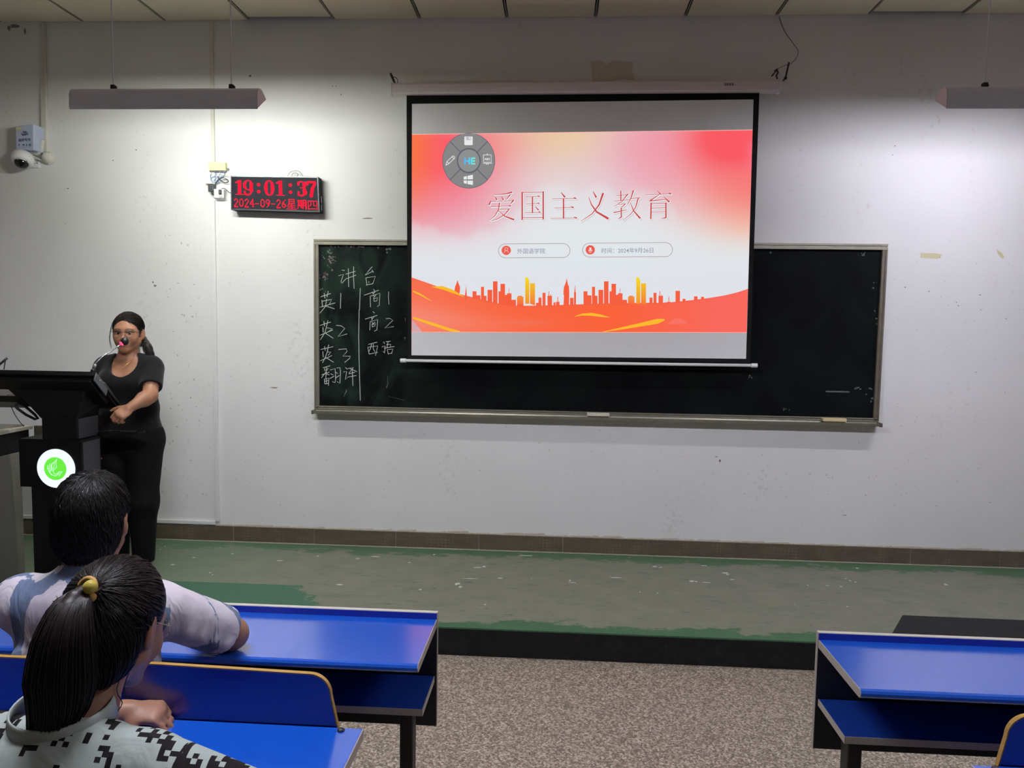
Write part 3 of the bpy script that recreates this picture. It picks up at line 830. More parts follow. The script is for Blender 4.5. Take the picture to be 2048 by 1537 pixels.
for k, chh in enumerate('2024-09-26'):
    for st in D8[chh]: pen([(x + 1 + 8 * k, y + 33) for x, y in st], 1.25)
CJ = {0: [[(3, 0), (11, 0), (11, 6), (3, 6), (3, 0)], [(3, 3), (11, 3)], [(3, 7), (1, 10)], [(2, 9), (12, 9)], [(2, 12), (12, 12)], [(0, 15), (14, 15)], [(7, 7), (7, 15)]],
      1: [[(2, 0), (2, 10)], [(6, 0), (6, 10)], [(0, 2), (8, 2)], [(2, 5), (6, 5)], [(2, 8), (6, 8)], [(0, 10), (8, 10)], [(2, 11), (0, 14)], [(5, 11), (7, 13)],
          [(9, 1), (9, 10), (8, 14)], [(9, 1), (13, 1), (13, 14), (12, 15)], [(9, 5), (13, 5)], [(9, 9), (13, 9)]],
      2: [[(1, 2), (14, 2), (14, 15)], [(1, 2), (1, 15)], [(1, 14), (14, 14)], [(5, 2), (5, 7), (3, 10)], [(9, 2), (9, 9), (12, 9)]]}
for k in range(3):
    for st in CJ[k]: pen([(x + 81 + 15.5 * k, y + 32.2) for x, y in st], 1.05)
mb = MB()
for i, j in sorted(dots):
    u = 0.018 + 0.964 * (i + 0.5) / W_; v = 0.05 + 0.905 * (j + 0.5) / H_; du, dv = 0.0034, 0.0082
    mb.slab([cq(u - du, v - dv), cq(u + du, v - dv), cq(u + du, v + dv), cq(u - du, v + dv)], (0, -0.0015, 0))
tag(mb.build('led_dots', M['led'], ck, fix=False), 'red lit dots reading 19:01:37 and 2024-09-26 星期四', kind='stuff')
wire('hanging_wire', [(575, 352), (580, 345), (588, 342), (598, 343), (606, 352)], -0.05, 0.0022, M['plastic_grey'], 'grey wire loop over the clock top at its right')
wire('hanging_wire', [(583, 352), (586, 347), (592, 346), (596, 349), (594, 353)], -0.04, 0.0022, M['plastic_grey'], 'small inner grey wire loop behind the clock top')
wire('hanging_wire', [(470, 351), (479, 347), (484, 349), (493, 352)], -0.05, 0.0018, M['wire_white'], 'pale wire loop over the clock top at its left')

# ------------------------------------------------------------------ surveillance corner, upper left
cb = thing('surveillance_box', at(50, 301, -0.06), 'pale blue steel surveillance box with navy lettering', 'box')
A0, A1, A2, A3 = at(31, 252, -0.13), at(66.5, 248, -0.13), at(67, 300, -0.13), at(32, 300, -0.13)
MB().slab([A0, A1, A2, A3], (0, 0.129, 0)).build('housing', M['box_blue'], cb, bevel=0.004)
def bq(a, b):      # drawing coordinates of the box front, 0..1
    return (A0 * (1 - a) + A1 * a) * (1 - b) + (A3 * (1 - a) + A2 * a) * b + Vector((0, -0.0012, 0))
vs, fs = text_mesh('监控专用', 1.0, bold=0.012)
mb = MB().add([bq(0.155 + v.x * 0.174, 0.645 - v.y * 0.125) for v in vs], fs); tag(mb.build('lettering', M['text_navy'], cb), '监控专用 in navy', kind='stuff')
mb = MB()
for k in range(5):                                   # fan-shaped emblem
    a0 = 0.25 + 0.42 * k
    P = [(0.50 + r * math.cos(t) * 1.0, 0.42 - r * math.sin(t) * 0.78) for r, t in ((0.05, a0), (0.22, a0 - 0.13), (0.24, a0 + 0.10), (0.10, a0 + 0.16))]
    mb.add([bq(*q) for q in P], [(0, 1, 2, 3)])
mb.add([bq(0.30, 0.30), bq(0.42, 0.38), bq(0.58, 0.38), bq(0.60, 0.42), bq(0.37, 0.42)], [(0, 1, 2, 3, 4)])
tag(mb.build('emblem', M['text_navy'], cb), kind='stuff')
mb = MB()
def rect(a, b, w, h): mb.add([bq(a, b), bq(a + w, b), bq(a + w, b + h), bq(a, b + h)], [(0, 1, 2, 3)])
rect(0.16, 0.76, 0.06, 0.05); rect(0.18, 0.81, 0.025, 0.04); rect(0.36, 0.78, 0.025, 0.03); rect(0.40, 0.775, 0.09, 0.045); rect(0.49, 0.785, 0.02, 0.025)
rect(0.605, 0.76, 0.03, 0.025); rect(0.59, 0.79, 0.06, 0.03); rect(0.605, 0.82, 0.03, 0.025)
for i in range(3):
    for j in range(2): rect(0.75 + 0.042 * i, 0.765 + 0.045 * j, 0.034, 0.033)
for a, w in ((0.16, 0.09), (0.37, 0.14), (0.58, 0.08), (0.75, 0.12)): rect(a, 0.885, w, 0.006)
tag(mb.build('symbols', M['text_navy'], cb), kind='stuff')
mb = MB().add([bq(0.03, 0.06), bq(0.36, 0.06), bq(0.36, 0.20), bq(0.03, 0.20)], [(0, 1, 2, 3)]); mb.build('sticker', M['tape_yellow'], cb)
dm = thing('dome_camera', at(44, 322, -0.1), 'white dome camera with dark lens under the surveillance box', 'camera')
c = at(44, 318, -0.10)
ax = Vector((0.04, -0.42, -0.9))
MB().lathe(c + Vector((0, 0.02, 0.035)), ax, [(0, 0.050), (0.004, 0.066), (0.03, 0.074), (0.058, 0.070), (0.072, 0.060)], 28).build('housing', M['plastic_white'], dm, smooth=True)
q = c + Vector((0, 0.02, 0.035)) + ax.normalized() * 0.066
MB().lathe(q, ax, [(0, 0.047), (0.012, 0.046), (0.026, 0.039), (0.038, 0.025), (0.044, 0.006)], 24).build('dome', M['glass_dark'], dm, smooth=True)
MB().cyl((c.x + 0.01, 0.0, c.z + 0.05), (c.x, -0.085, c.z + 0.04), 0.02, 12).build('wall_arm', M['plastic_white'], dm, smooth=False)
for px, py in ((35, 319), (53, 323)): MB().ball(at(px, py, -0.178), 0.005, 8, 6).build('screw', M['grey_metal'], dm)
se = thing('alarm_siren', at(99, 328, -0.05), 'round cream sensor dome on the wall right of the dome camera', 'sensor')
c = at(98, 317, -0.0)
MB().lathe((c.x, -0.0006, c.z), (0.12, -1, 0.05), [(0, 0.046), (0.012, 0.046), (0.013, 0.040), (0.032, 0.037), (0.048, 0.024), (0.054, 0.006)], 28).build('housing', M['plastic_cream'], se, smooth=True)
for px, py in ((97.5, 306), (95, 326)): MB().ball(at(px, py, -0.014), 0.0065, 8, 6).build('screw', M['black'], se)
a, b = at(56, 323, -0.005), at(80, 336, -0.005)
sp = thing('wall_plate', (0.5 * (a.x + b.x), -0.006, b.z), 'white blank socket plate behind the dome camera', 'plate')
MB().box(a.x, b.x, -0.012, -0.0006, b.z, a.z).build('plate', M['plastic_white'], sp, bevel=0.002)
for px in (69, 74): MB().ball(at(px, 327, -0.012), 0.004, 8, 6).build('screw', M['grey_metal'], sp)
wire('flexible_conduit', [(85, 281), (84, 290), (82, 300), (76, 307), (68, 307), (62, 302)], -0.045, 0.013, M['plastic_cream'], 'thick cream conduit elbow curling under the surveillance box')
wire('camera_cable', [(49, 301), (52, 306), (53, 312)], [-0.06, -0.08, -0.09], 0.004, M['wire_white'], 'short white cable from the surveillance box into the dome camera')
wire('camera_cable', [(56, 301), (63, 309), (72, 315), (84, 320), (92, 322)], [-0.05, -0.04, -0.03, -0.02, -0.02], 0.0035, M['wire_white'], 'white cable from the surveillance box to the sensor dome')
wire('camera_cable', [(62, 313), (74, 318), (90, 323)], [-0.06, -0.04, -0.02], 0.003, M['wire_white'], 'white cable from the dome camera to the sensor dome')

# ------------------------------------------------------------------ blackboard
BX0, BX1, BZ0, BZ1 = -1.985, 1.980, 1.012, 2.222
bd = thing('blackboard', (0, -0.03, 0.985), 'long framed blackboard with chalk writing at its left end', 'blackboard')
MB().box(BX0 + 0.02, BX1 - 0.02, -0.024, -0.001, BZ0, BZ1 - 0.02).build('writing_surface', M['board'], bd)
def rail(name, x0, x1, z0, z1, horiz):
    mb = MB()
    if horiz:
        h = z1 - z0
        mb.box(x0, x1, -0.040, -0.001, z0, z1); mb.box(x0, x1, -0.046, -0.040, z0, z0 + h * 0.34); mb.box(x0, x1, -0.046, -0.040, z0 + h * 0.66, z1)
    else:
        w = x1 - x0
        mb.box(x0, x1, -0.040, -0.001, z0, z1); mb.box(x0, x0 + w * 0.34, -0.046, -0.040, z0, z1); mb.box(x0 + w * 0.66, x1, -0.046, -0.040, z0, z1)
    return mb.build(name, M['aluminium'] if name != 'frame_right' else M['alu_dark'], bd, bevel=0.0015, seg=1)
rail('frame_top', BX0, BX1, BZ1 - 0.040, BZ1, True)
rail('frame_left', BX0, BX0 + 0.036, BZ0, BZ1 - 0.040, False)
rail('frame_right', BX1 - 0.036, BX1, BZ0, BZ1 - 0.040, False)
rail('frame_bottom', BX0, BX1, BZ0 - 0.004, BZ0 + 0.020, True)
mb = MB().prism([(-0.001, BZ0 - 0.004), (-0.001, BZ0 - 0.030), (-0.098, BZ0 - 0.030), (-0.104, BZ0 - 0.010), (-0.098, BZ0 - 0.010), (-0.094, BZ0 - 0.022), (-0.045, BZ0 - 0.022), (-0.040, BZ0 - 0.004)], BX0 + 0.004, BX1 - 0.006)
mb.build('chalk_tray', M['aluminium'], bd)
for xx in (BX0 - 0.002, BX1 - 0.012):
    MB().box(xx, xx + 0.014, -0.106, -0.001, BZ0 - 0.034, BZ0 - 0.006).build('tray_end_cap', M['alu_dark'], bd, bevel=0.002)
S5 = [[(490, 545), (535, 552)], [(435, 638), (515, 614), (472, 740), (486, 764), (555, 690), (722, 628)], [(552, 612), (712, 565)], [(595, 520), (598, 680), (601, 822)], [(685, 488), (682, 640), (691, 850)],
      [(990, 490), (930, 560), (875, 628), (1005, 562)], [(988, 545), (1014, 582)], [(888, 672), (897, 735), (906, 795)], [(888, 672), (1046, 650), (1000, 772)], [(890, 793), (1006, 770)], [(935, 735), (938, 752)],
      [(795, 845), (786, 1060), (782, 1206)],
      [(135, 990), (300, 935)], [(195, 930), (205, 1012)], [(262, 898), (240, 990)], [(155, 1045), (165, 1140)], [(160, 1062), (320, 1032), (285, 1108)], [(115, 1166), (375, 1090)], [(236, 1030), (215, 1150), (105, 1282)], [(212, 1140), (365, 1188)],
      [(471, 930), (464, 1182)],
      [(1015, 866), (1032, 888)], [(860, 962), (1097, 880)], [(990, 910), (1006, 932)], [(1045, 898), (1008, 942)], [(960, 980), (964, 1158)], [(965, 976), (1120, 930), (1110, 1130), (1078, 1150)], [(1004, 958), (1030, 986)], [(1060, 948), (1013, 1012)], [(1018, 1020), (1025, 1066)], [(1018, 1020), (1082, 1005), (1070, 1055), (1025, 1063)],
      [(1265, 905), (1262, 1000), (1271, 1112)]]
S6 = [[(716, 0), (710, 400), (714, 700), (722, 1000), (735, 1395)],
      [(115, 240), (280, 188)], [(175, 178), (185, 252)], [(236, 165), (215, 262)], [(160, 270), (164, 345)], [(215, 262), (190, 352), (117, 466)], [(225, 278), (302, 290), (240, 342)], [(95, 400), (312, 310)], [(188, 352), (316, 436)],
      [(365, 240), (440, 246), (496, 286), (390, 412), (530, 372)],
      [(930, 28), (952, 50)], [(808, 143), (996, 85)], [(903, 120), (916, 142)], [(942, 108), (908, 157)], [(886, 185), (880, 312)], [(886, 182), (1002, 150), (990, 310), (953, 327)], [(914, 193), (936, 216)], [(962, 188), (913, 226)], [(915, 230), (918, 266)], [(917, 228), (972, 214), (956, 250), (918, 259)],
      [(1130, 136), (1180, 130), (1236, 160), (1113, 281), (1247, 257)],
      [(125, 611), (316, 567)], [(185, 563), (195, 627)], [(249, 538), (230, 622)], [(159, 640), (165, 727)], [(236, 620), (200, 722), (155, 814)], [(224, 650), (282, 650), (240, 702)], [(118, 786), (299, 704)], [(199, 730), (323, 806)],
      [(400, 611), (520, 600), (531, 640), (465, 713), (582, 714), (571, 746), (495, 809)],
      [(164, 891), (269, 861)], [(184, 903), (191, 937)], [(241, 898), (214, 937)], [(140, 1001), (256, 959)], [(215, 880), (205, 1050)], [(206, 958), (138, 1047)], [(204, 984), (256, 1001)], [(184, 1066), (186, 1132)], [(184, 1066), (252, 1050), (245, 1162)], [(186, 1100), (246, 1088)], [(216, 1060), (214, 1142)], [(188, 1140), (246, 1130)],
      [(270, 926), (346, 904), (356, 1060), (345, 1122), (308, 1104)], [(279, 984), (316, 1001)], [(269, 1056), (332, 1019)], [(370, 896), (421, 889), (431, 960), (420, 1131), (378, 1105)], [(358, 959), (386, 981)], [(358, 1046), (411, 1010)],
      [(508, 888), (531, 911)], [(477, 956), (526, 944), (505, 1072), (552, 1030)], [(540, 906), (632, 884), (558, 976)], [(569, 900), (682, 951)], [(560, 986), (652, 960)], [(540, 1036), (672, 1009)], [(610, 898), (615, 1030), (621, 1167)],
      [(859, 531), (992, 499)], [(850, 574), (870, 682)], [(850, 576), (1002, 554), (969, 703)], [(906, 528), (890, 600), (864, 642)], [(936, 528), (934, 600), (957, 642)], [(869, 681), (1002, 654)],
      [(1094, 494), (1106, 516)], [(1069, 571), (1116, 554), (1108, 668), (1084, 640)], [(1129, 490), (1197, 484)], [(1161, 489), (1145, 582)], [(1138, 536), (1202, 529), (1196, 577)], [(1104, 591), (1257, 564)], [(1149, 610), (1165, 682)], [(1149, 611), (1237, 604), (1214, 672)], [(1160, 677), (1222, 666)]]
f5 = lambda p: at(625 + p[0] / 8.31, 475 + p[1] / 8.31, -0.0252)
f6 = lambda p: at(625 + p[0] / 7.684, 620 + p[1] / 7.684, -0.0252)
mb = flat_strokes(S5, f5, 9.2, 0); m2 = flat_strokes(S6, f6, 8.6, 0); mb.add(m2.v, m2.f)
tag(mb.build('chalk_writing', M['chalk'], bd), 'white chalk handwriting 讲台 英1 英2 英3 翻译 商1 商2 西语', kind='stuff')
mb = flat_strokes([{'p': [(1150, 1020), (1160, 1130), (1135, 1198)], 'w': (4, 12)}, {'p': [(525, 1240), (480, 1335)], 'w': (18, 4)}, {'p': [(1410, 430), (1430, 425), (1415, 465)], 'w': (20, 6)},
                   {'p': [(100, 1290), (75, 1345), (100, 1410)], 'w': (6, 12)}, {'p': [(1170, 1330), (1420, 1395)], 'w': (3, 5)}, {'p': [(1425, 130), (1428, 180)], 'w': (10, 6)}], f6, 8, 0)
def smear(px, py, w, h, n=6):
    for _ in range(n):
        c = at(px + rng.uniform(-w, w), py + rng.uniform(-h, h), -0.0251); r = rng.uniform(0.002, 0.010); t0 = rng.uniform(0, 6)
        mb.add([(c.x + r * math.cos(t0 + k * 1.26) * rng.uniform(0.5, 1.3), -0.0251, c.z + r * math.sin(t0 + k * 1.26) * rng.uniform(0.5, 1.3)) for k in range(5)], [(0, 1, 2, 3, 4)])
smear(655, 508, 12, 12, 14); smear(660, 530, 6, 16, 8); smear(650, 552, 5, 8, 12); smear(720, 492, 60, 4, 14); smear(777, 497, 4, 9, 10); smear(645, 575, 6, 30, 8)
smear(1540, 500, 8, 6, 5); smear(1722, 508, 10, 4, 6); smear(1748, 572, 6, 8, 4); smear(1752, 640, 3, 22, 6); smear(1730, 777, 20, 2, 9); smear(1500, 755, 6, 4, 4); smear(1573, 820, 6, 2, 4); smear(1740, 800, 8, 14, 5)
tag(mb.build('chalk_smudges', M['chalk_faint'], bd), 'faint wiped chalk smudges', kind='stuff')
mb = MB(); smear(702, 489, 20, 5, 26); smear(665, 520, 7, 7, 10); smear(651, 550, 4, 6, 10)
tag(mb.build('pink_chalk_smudges', M['chalk_pink'], bd), 'dusty pink chalk smudges in the upper left corner', kind='stuff')
mb = MB(); mb.box(BX1 - 0.36, BX1 - 0.20, -0.0256, -0.024, 1.205, 1.215)
mb.build('scrape', M['chalk_faint'], bd)

def eraser(x, rz, label, mat):
    t = thing('board_eraser', (x, -0.071, BZ0 - 0.022), label, 'eraser', 'erasers on the chalk tray')
    R = Matrix.Rotation(rz, 3, 'Z')
    for nm, (z0, z1), hw, mt in (('felt_pad', (0.0, 0.018), (0.072, 0.020), 'eraser_felt'), ('handle', (0.018, 0.040), (0.078, 0.022), mat)):
        mb = MB().box(-hw[0], hw[0], -hw[1], hw[1], z0, z1); mb.v = [tuple(R @ Vector(p) + Vector(t.location)) for p in mb.v]
        mb.build(nm, M[mt], t, bevel=0.003)
    return t
eraser(0.052, 0.0, 'grey-tan board eraser lying flat mid-way along the chalk tray', 'tape_old')
eraser(1.668, -0.06, 'pale wooden board eraser at the right end of the chalk tray', 'eraser_wood')

# ------------------------------------------------------------------ projection screen
SY = -0.13
ps = thing('projection_screen', (-0.11, SY, 1.36), 'pulled-down projection screen showing a red and white slide', 'screen')
L0, R0 = at(786, 180, SY), at(1556, 174, SY)
mb = MB()
prof = [(0.03, -0.038), (0.038, -0.02), (0.040, 0.02), (0.03, 0.036), (-0.03, 0.036), (-0.040, 0.024), (-0.043, 0.0), (-0.040, -0.026), (-0.03, -0.038)]
mb.slab([(L0.x, SY + y, L0.z + z) for y, z in prof], (R0.x - L0.x, 0, R0.z - L0.z)); mb.build('case', M['case'], ps, bevel=0.003)
for q, sgn in ((L0, -1), (R0, 1)):
    mb = MB().slab([(q.x, SY + y * 1.06, q.z + z * 1.06) for y, z in prof], (0.012 * sgn, 0, 0)); mb.build('case_end_cap', M['plastic_white'], ps, bevel=0.003)
FT = 0.0012
mb = MB().slab([at(813, 187, SY), at(1519, 180, SY), at(1500, 726, SY), at(815, 718, SY)], (0, FT, 0)); mb.build('black_border', M['screen_black'], ps)
mb = MB().slab([at(824, 208, SY), at(1507, 199, SY), at(1492, 718, SY), at(823, 711, SY)], (0, -0.0006, 0)); mb.build('viewing_surface', M['screen_white'], ps)
a, b = at(802, 721.5, SY), at(1513, 731.5, SY)
MB().tube([a, b], 0.0105, 12).build('bottom_bar', M['plastic_white'], ps, smooth=True)
dxn = (b - a).normalized()
MB().tube([a - dxn * 0.004, a + dxn * 0.036], 0.0150, 12).build('bar_end_cap', M['plastic_white'], ps)
MB().tube([b - dxn * 0.036, b + dxn * 0.004], 0.0150, 12).build('bar_end_cap', M['plastic_white'], ps)
mb = MB()
for k in range(4):
    x0p = 1449 + 4.9 * k
    for (u0, v0, u1, v1) in ((0, 0, 3.6, 0.9), (0, 2.0, 3.6, 2.9), (0, 4.0, 3.6, 4.9), (0.2, 0, 1.1, 4.9), (2.5, 0, 3.4, 4.9)):
        mb.add([at(x0p + u0, 166.4 + v0 - k * 0.05, SY - 0.0442), at(x0p + u1, 166.4 + v0 - k * 0.05, SY - 0.0442), at(x0p + u1, 166.4 + v1 - k * 0.05, SY - 0.0442), at(x0p + u0, 166.4 + v1 - k * 0.05, SY - 0.0442)], [(0, 1, 2, 3)])
tag(mb.build('maker_label', M['text_dark'], ps), kind='stuff')
mb = MB().add([at(840 + 110, 0, 0)] * 0, []) if False else None

# ---- the slide
def slide_col(U, V):
    def g(u0, v0, su, sv): return np.exp(-((U - u0) / su) ** 2 - ((V - v0) / sv) ** 2)
    base = np.stack([np.full_like(U, 231), np.full_like(U, 236), np.full_like(U, 238)], -1).astype(float)
    def over(w, c):
        nonlocal base
        w = np.clip(w, 0, 1)[..., None]; base = base * (1 - w) + np.array(c, float) * w
    nz = 0.5 * np.sin(9 * U + 3 * V) * np.cos(7 * V - 4 * U) + 0.25 * np.sin(23 * U - 11 * V)
    over(0.9 * g(0.47, -0.02, 0.30, 0.36) , (232, 218, 226))
    over(1.0 * g(0.66, 0.02, 0.20, 0.30), (236, 190, 206))
    over(0.95 * g(0.44, -0.03, 0.16, 0.19), (238, 208, 165))
    over(0.55 * g(0.27, 0.00, 0.10, 0.18), (242, 180, 150))
    over(1.0 * g(0.06, 0.36, 0.24, 0.20), (240, 172, 190))
    over(1.1 * g(0.08, 0.10, 0.19, 0.24), (255, 98, 112))
    over(1.1 * g(-0.01, 0.06, 0.07, 0.26), (255, 118, 74))
    over(0.9 * g(1.02, 0.44, 0.13, 0.12), (246, 214, 190))
    over(1.0 * g(1.01, 0.30, 0.20, 0.17), (250, 150, 140))
    over(1.2 * g(0.95, 0.04, 0.20, 0.22), (255, 92, 100))
    over(0.6 * g(0.72, 0.12, 0.10, 0.20), (246, 160, 178))
    over(0.8 * g(1.01, 0.11, 0.025, 0.07), (255, 120, 150))
    # cloud bank with soft billows
    top = 0.52 + 0 * U
    for cu, cv, r in ((0.30, 0.42, 0.06), (0.36, 0.33, 0.06), (0.43, 0.235, 0.085), (0.50, 0.27, 0.06), (0.56, 0.24, 0.06), (0.61, 0.30, 0.05), (0.68, 0.27, 0.075), (0.74, 0.31, 0.05),
                      (0.22, 0.46, 0.06), (0.0, 0.42, 0.05), (0.05, 0.44, 0.05), (0.11, 0.48, 0.06), (0.17, 0.50, 0.05)):
        k = np.clip(1 - ((U - cu) / r) ** 2, 0, 1); top = np.minimum(top, cv + 0.10 * (1 - np.sqrt(k)) + 1.3 * np.maximum(0, np.abs(U - cu) - r))
    w = np.clip((V - top) / 0.035, 0, 1) * (0.30 + 0.45 * np.clip((V - top) / 0.25, 0, 1)) * np.clip(1 - (U - 0.66) / 0.26, 0.0, 1)
    over(w, (231, 238, 240))
    over(np.clip((V - 0.50) / 0.22, 0, 1) * 0.85, (228, 232, 239))
    return base / 255.0
def to_lin(c):
    return np.where(c <= 0.04045, c / 12.92, ((c + 0.055) / 1.055) ** 2.4)
STL, STR, SBL, SBR = at(824, 269, SY), at(1505, 260, SY), at(823, 665, SY), at(1493.5, 666, SY)
def sq(u, v, lift):
    return (STL * (1 - u) + STR * u) * (1 - v) + (SBL * (1 - u) + SBR * u) * v + Vector((0, -lift, 0))
NU, NV = 240, 150
U, V = np.meshgrid(np.linspace(0, 1, NU + 1), np.linspace(0, 1, NV + 1), indexing='ij')
C = to_lin(slide_col(U, V)).reshape(-1, 3)
mb = MB()
mb.v = [tuple(sq(u, v, 0.0012)) for u, v in zip(U.ravel(), V.ravel())]
mb.f = [(i * (NV + 1) + j, (i + 1) * (NV + 1) + j, (i + 1) * (NV + 1) + j + 1, i * (NV + 1) + j + 1) for i in range(NU) for j in range(NV)]
sl = mb.build('slide', M['slide'], ps, cols=C, fix=False)
def spx(lift): return lambda p: at(p[0], p[1], SY - lift)
def colored(mb, name, c, parent=None, lift=None):
    if name in ('skyline', 'title', 'title_edge', 'title_shadow', 'slide_edge', 'tool_symbol', 'wheel_spoke', 'person_symbol', 'microphone_symbol', 'caption_text', 'tool_symbol_text', 'hub_mark'):
        return tag(_colored(mb, name, c, parent), kind='stuff')
    return _colored(mb, name, c, parent)
def _colored(mb, name, c, parent=None):
    cc = np.array([to_lin(np.array(c) / 255.0)] * len(mb.v)) if not isinstance(c, np.ndarray) else c
    return mb.build(name, M['slide'], sl if parent is None else parent, cols=cc, fix=False)
# red wave along the bottom (strip with its own colours)
top_edge = [(823, 555), (840, 561), (860, 568), (880, 575), (900, 582), (925, 590), (950, 596), (975, 602), (1000, 608), (1040, 612), (1100, 611), (1160, 609), (1220, 607), (1280, 606), (1330, 606), (1380, 601), (1420, 596), (1450, 591), (1475, 585), (1496, 578)]
xs = np.linspace(823, 1496, 120); te = np.interp(xs, [p[0] for p in top_edge], [p[1] for p in top_edge])
bot = np.interp(xs, (823, 1496), (664.5, 665.5)); NW = 14
mb = MB(); cc = []
for i, x in enumerate(xs):
    for j in range(NW + 1):
        t = j / NW; y = te[i] + (bot[i] - te[i]) * t
        s = (x - 823) / 670.0
        xr = x - (0 if t == 0 else 0)
        if x > 1493.0 + (578 - y) * 0.026: xr = min(x, 1496 - (y - 578) * 0.03)
        mb.v.append(tuple(at(xr, y, SY - 0.0018)))
        c = np.array([255, 102, 62.0])
        wl = math.exp(-(s / 0.28) ** 2) * (0.25 + 0.55 * math.exp(-((t - 0.75) / 0.35) ** 2)); c = c * (1 - wl) + np.array([250, 148, 132]) * wl
        wr = max(0, min(1, (s - 0.62) / 0.3)) * 0.9; c = c * (1 - wr) + np.array([255, 108, 100]) * wr
        st = 0.35 * math.exp(-((y - (585 + (x - 940) * 0.10)) / 5) ** 2) * math.exp(-((x - 1010) / 80) ** 2); c = c * (1 - st) + np.array([205, 130, 130]) * st
        st = 0.25 * math.exp(-((y - 645) / 5) ** 2) * math.exp(-((x - 1055) / 45) ** 2); c = c * (1 - st) + np.array([230, 140, 130]) * st
        cc.append(c)
mb.f = [(i * (NW + 1) + j, (i + 1) * (NW + 1) + j, (i + 1) * (NW + 1) + j + 1, i * (NW + 1) + j + 1) for i in range(len(xs) - 1) for j in range(NW)]
colored(mb, 'red_wave', to_lin(np.array(cc) / 255.0))
# skyline: left half traced, repeated to the right, then a tail
def blk(x0, x1, y):
    yb = float(np.interp((x0 + x1) / 2, xs, te)) + 2.0
    return [(x0, yb), (x0, min(y, yb - 1)), (x1, min(y, yb - 1)), (x1, yb)]
half = [[(909, 590), (909, 582), (910, 574), (913, 567), (915, 560), (917, 567), (920, 574), (920, 582), (918, 592)], [(930, 600), (930, 590), (931, 582), (932, 570), (933, 582), (934, 600)]]
bl = [(945, 953, 583), (953, 961, 591), (962, 968, 574), (968, 973, 592), (975, 984.5, 580), (986, 995, 563), (997, 1001, 583), (1001, 1010, 568), (1010, 1014, 590), (1014, 1023, 587), (1017.5, 1018.5, 577),
      (1023, 1032, 600), (1034, 1047, 594), (1036, 1044, 592), (1072, 1077, 606), (1077, 1083, 595.5), (1085, 1091, 586), (1095, 1104, 592), (1097, 1098.5, 583), (1101, 1102, 589), (1107, 1111, 605), (1115, 1116.4, 594), (1112, 1119, 604)]
mb = MB(); rep = 222.0
def poly(P):
    mb.add([at(x, y, SY - 0.0022) for x, y in P], [tuple(range(len(P)))])
for P in half: poly(P); poly([(x + rep - 4, y + 0) for x, y in P])
for x0_, x1_, y in bl:
    poly(blk(x0_, x1_, y)); poly(blk(x0_ + rep, x1_ + rep, y))
poly([(1127, 612), (1128, 588), (1129, 580), (1131, 570), (1133.5, 556), (1136, 570), (1138.5, 580), (1138.5, 590), (1138, 612)])
for x0_, x1_, y in ((1140, 1147, 596), (1148, 1152, 585), (1150, 1150.8, 572), (1351, 1360, 582), (1365, 1371, 598), (1388, 1395, 593), (1402, 1408, 594), (1374, 1384, 602)): poly(blk(x0_, x1_, y))
colored(mb, 'skyline', (250, 98, 66))
def gold(P, ct, cb, lift=0.0026):
    m = MB().add([at(x, y, SY - lift) for x, y in P], [tuple(range(len(P)))])
    ys = np.array([y for x, y in P]); t = ((ys - ys.min()) / max(1e-6, np.ptp(ys)))[:, None]
    colored(m, 'gold_tower', to_lin((np.array(ct) * (1 - t) + np.array(cb) * t) / 255.0))
for dx in (0, rep):
    gold([(1050.5 + dx, 608), (1050.5 + dx, 555), (1056 + dx, 555), (1057 + dx, 559.5), (1058.5 + dx, 560), (1058.5 + dx, 608)], (250, 222, 40), (244, 150, 50))
    gold([(1060 + dx, 608), (1060 + dx, 567), (1070 + dx, 567), (1070 + dx, 611)], (246, 196, 44), (250, 120, 56))
    gold([(1034 + dx, 609), (1034 + dx, 595), (1037 + dx, 593), (1044 + dx, 593), (1047 + dx, 596), (1047 + dx, 609)], (246, 150, 60), (252, 110, 62))
for P, w in (([(864, 574), (885, 576), (905, 583), (928, 594)], (1, 7, 7, 1)), ([(826, 583), (840, 589), (862, 602)], (3, 4, 1)), ([(826, 636), (860, 647), (900, 660), (920, 664)], (4, 6, 6, 3)),
             ([(1150, 633), (1165, 629.5), (1182, 629), (1200, 631.5), (1218, 635)], (1, 4, 6, 5, 1)), ([(1206, 664), (1250, 656), (1290, 648), (1315, 643), (1329, 640)], (1, 5, 8, 10, 3))):
    k = len(P); L = [(x, y - ww / 2) for (x, y), ww in zip(P, w)]; R = [(x, y + ww / 2) for (x, y), ww in zip(P, w)]; mb = MB()
    mb.add([at(x, y, SY - 0.0026) for x, y in L + R], [(i, i + 1, k + i + 1, k + i) for i in range(k - 1)]); colored(mb, 'gold_streak', (255, 190, 48))
mb = MB().add([at(x, y, SY - 0.0024) for x, y in ((824, 640), (845, 664.5), (824, 664.5))], [(0, 1, 2)]); colored(mb, 'pale_corner', (214, 172, 178))
mb = MB().add([at(x, y, SY - 0.0024) for x, y in ((1334, 649), (1345, 640), (1357, 636), (1368, 640), (1376, 648))], [(0, 1, 2, 3, 4)]); colored(mb, 'pale_hump', (255, 118, 104))
mb = MB()
for (xa, ya), (xb, yb) in (((824, 664), (1493, 665)), ((824, 268.6), (1505, 259.6))):
    mb.add([at(xa, ya, SY - 0.0028), at(xb, yb, SY - 0.0028), at(xb, yb + 1.1, SY - 0.0028), at(xa, ya + 1.1, SY - 0.0028)], [(0, 1, 2, 3)])
colored(mb, 'slide_edge', (255, 190, 180))
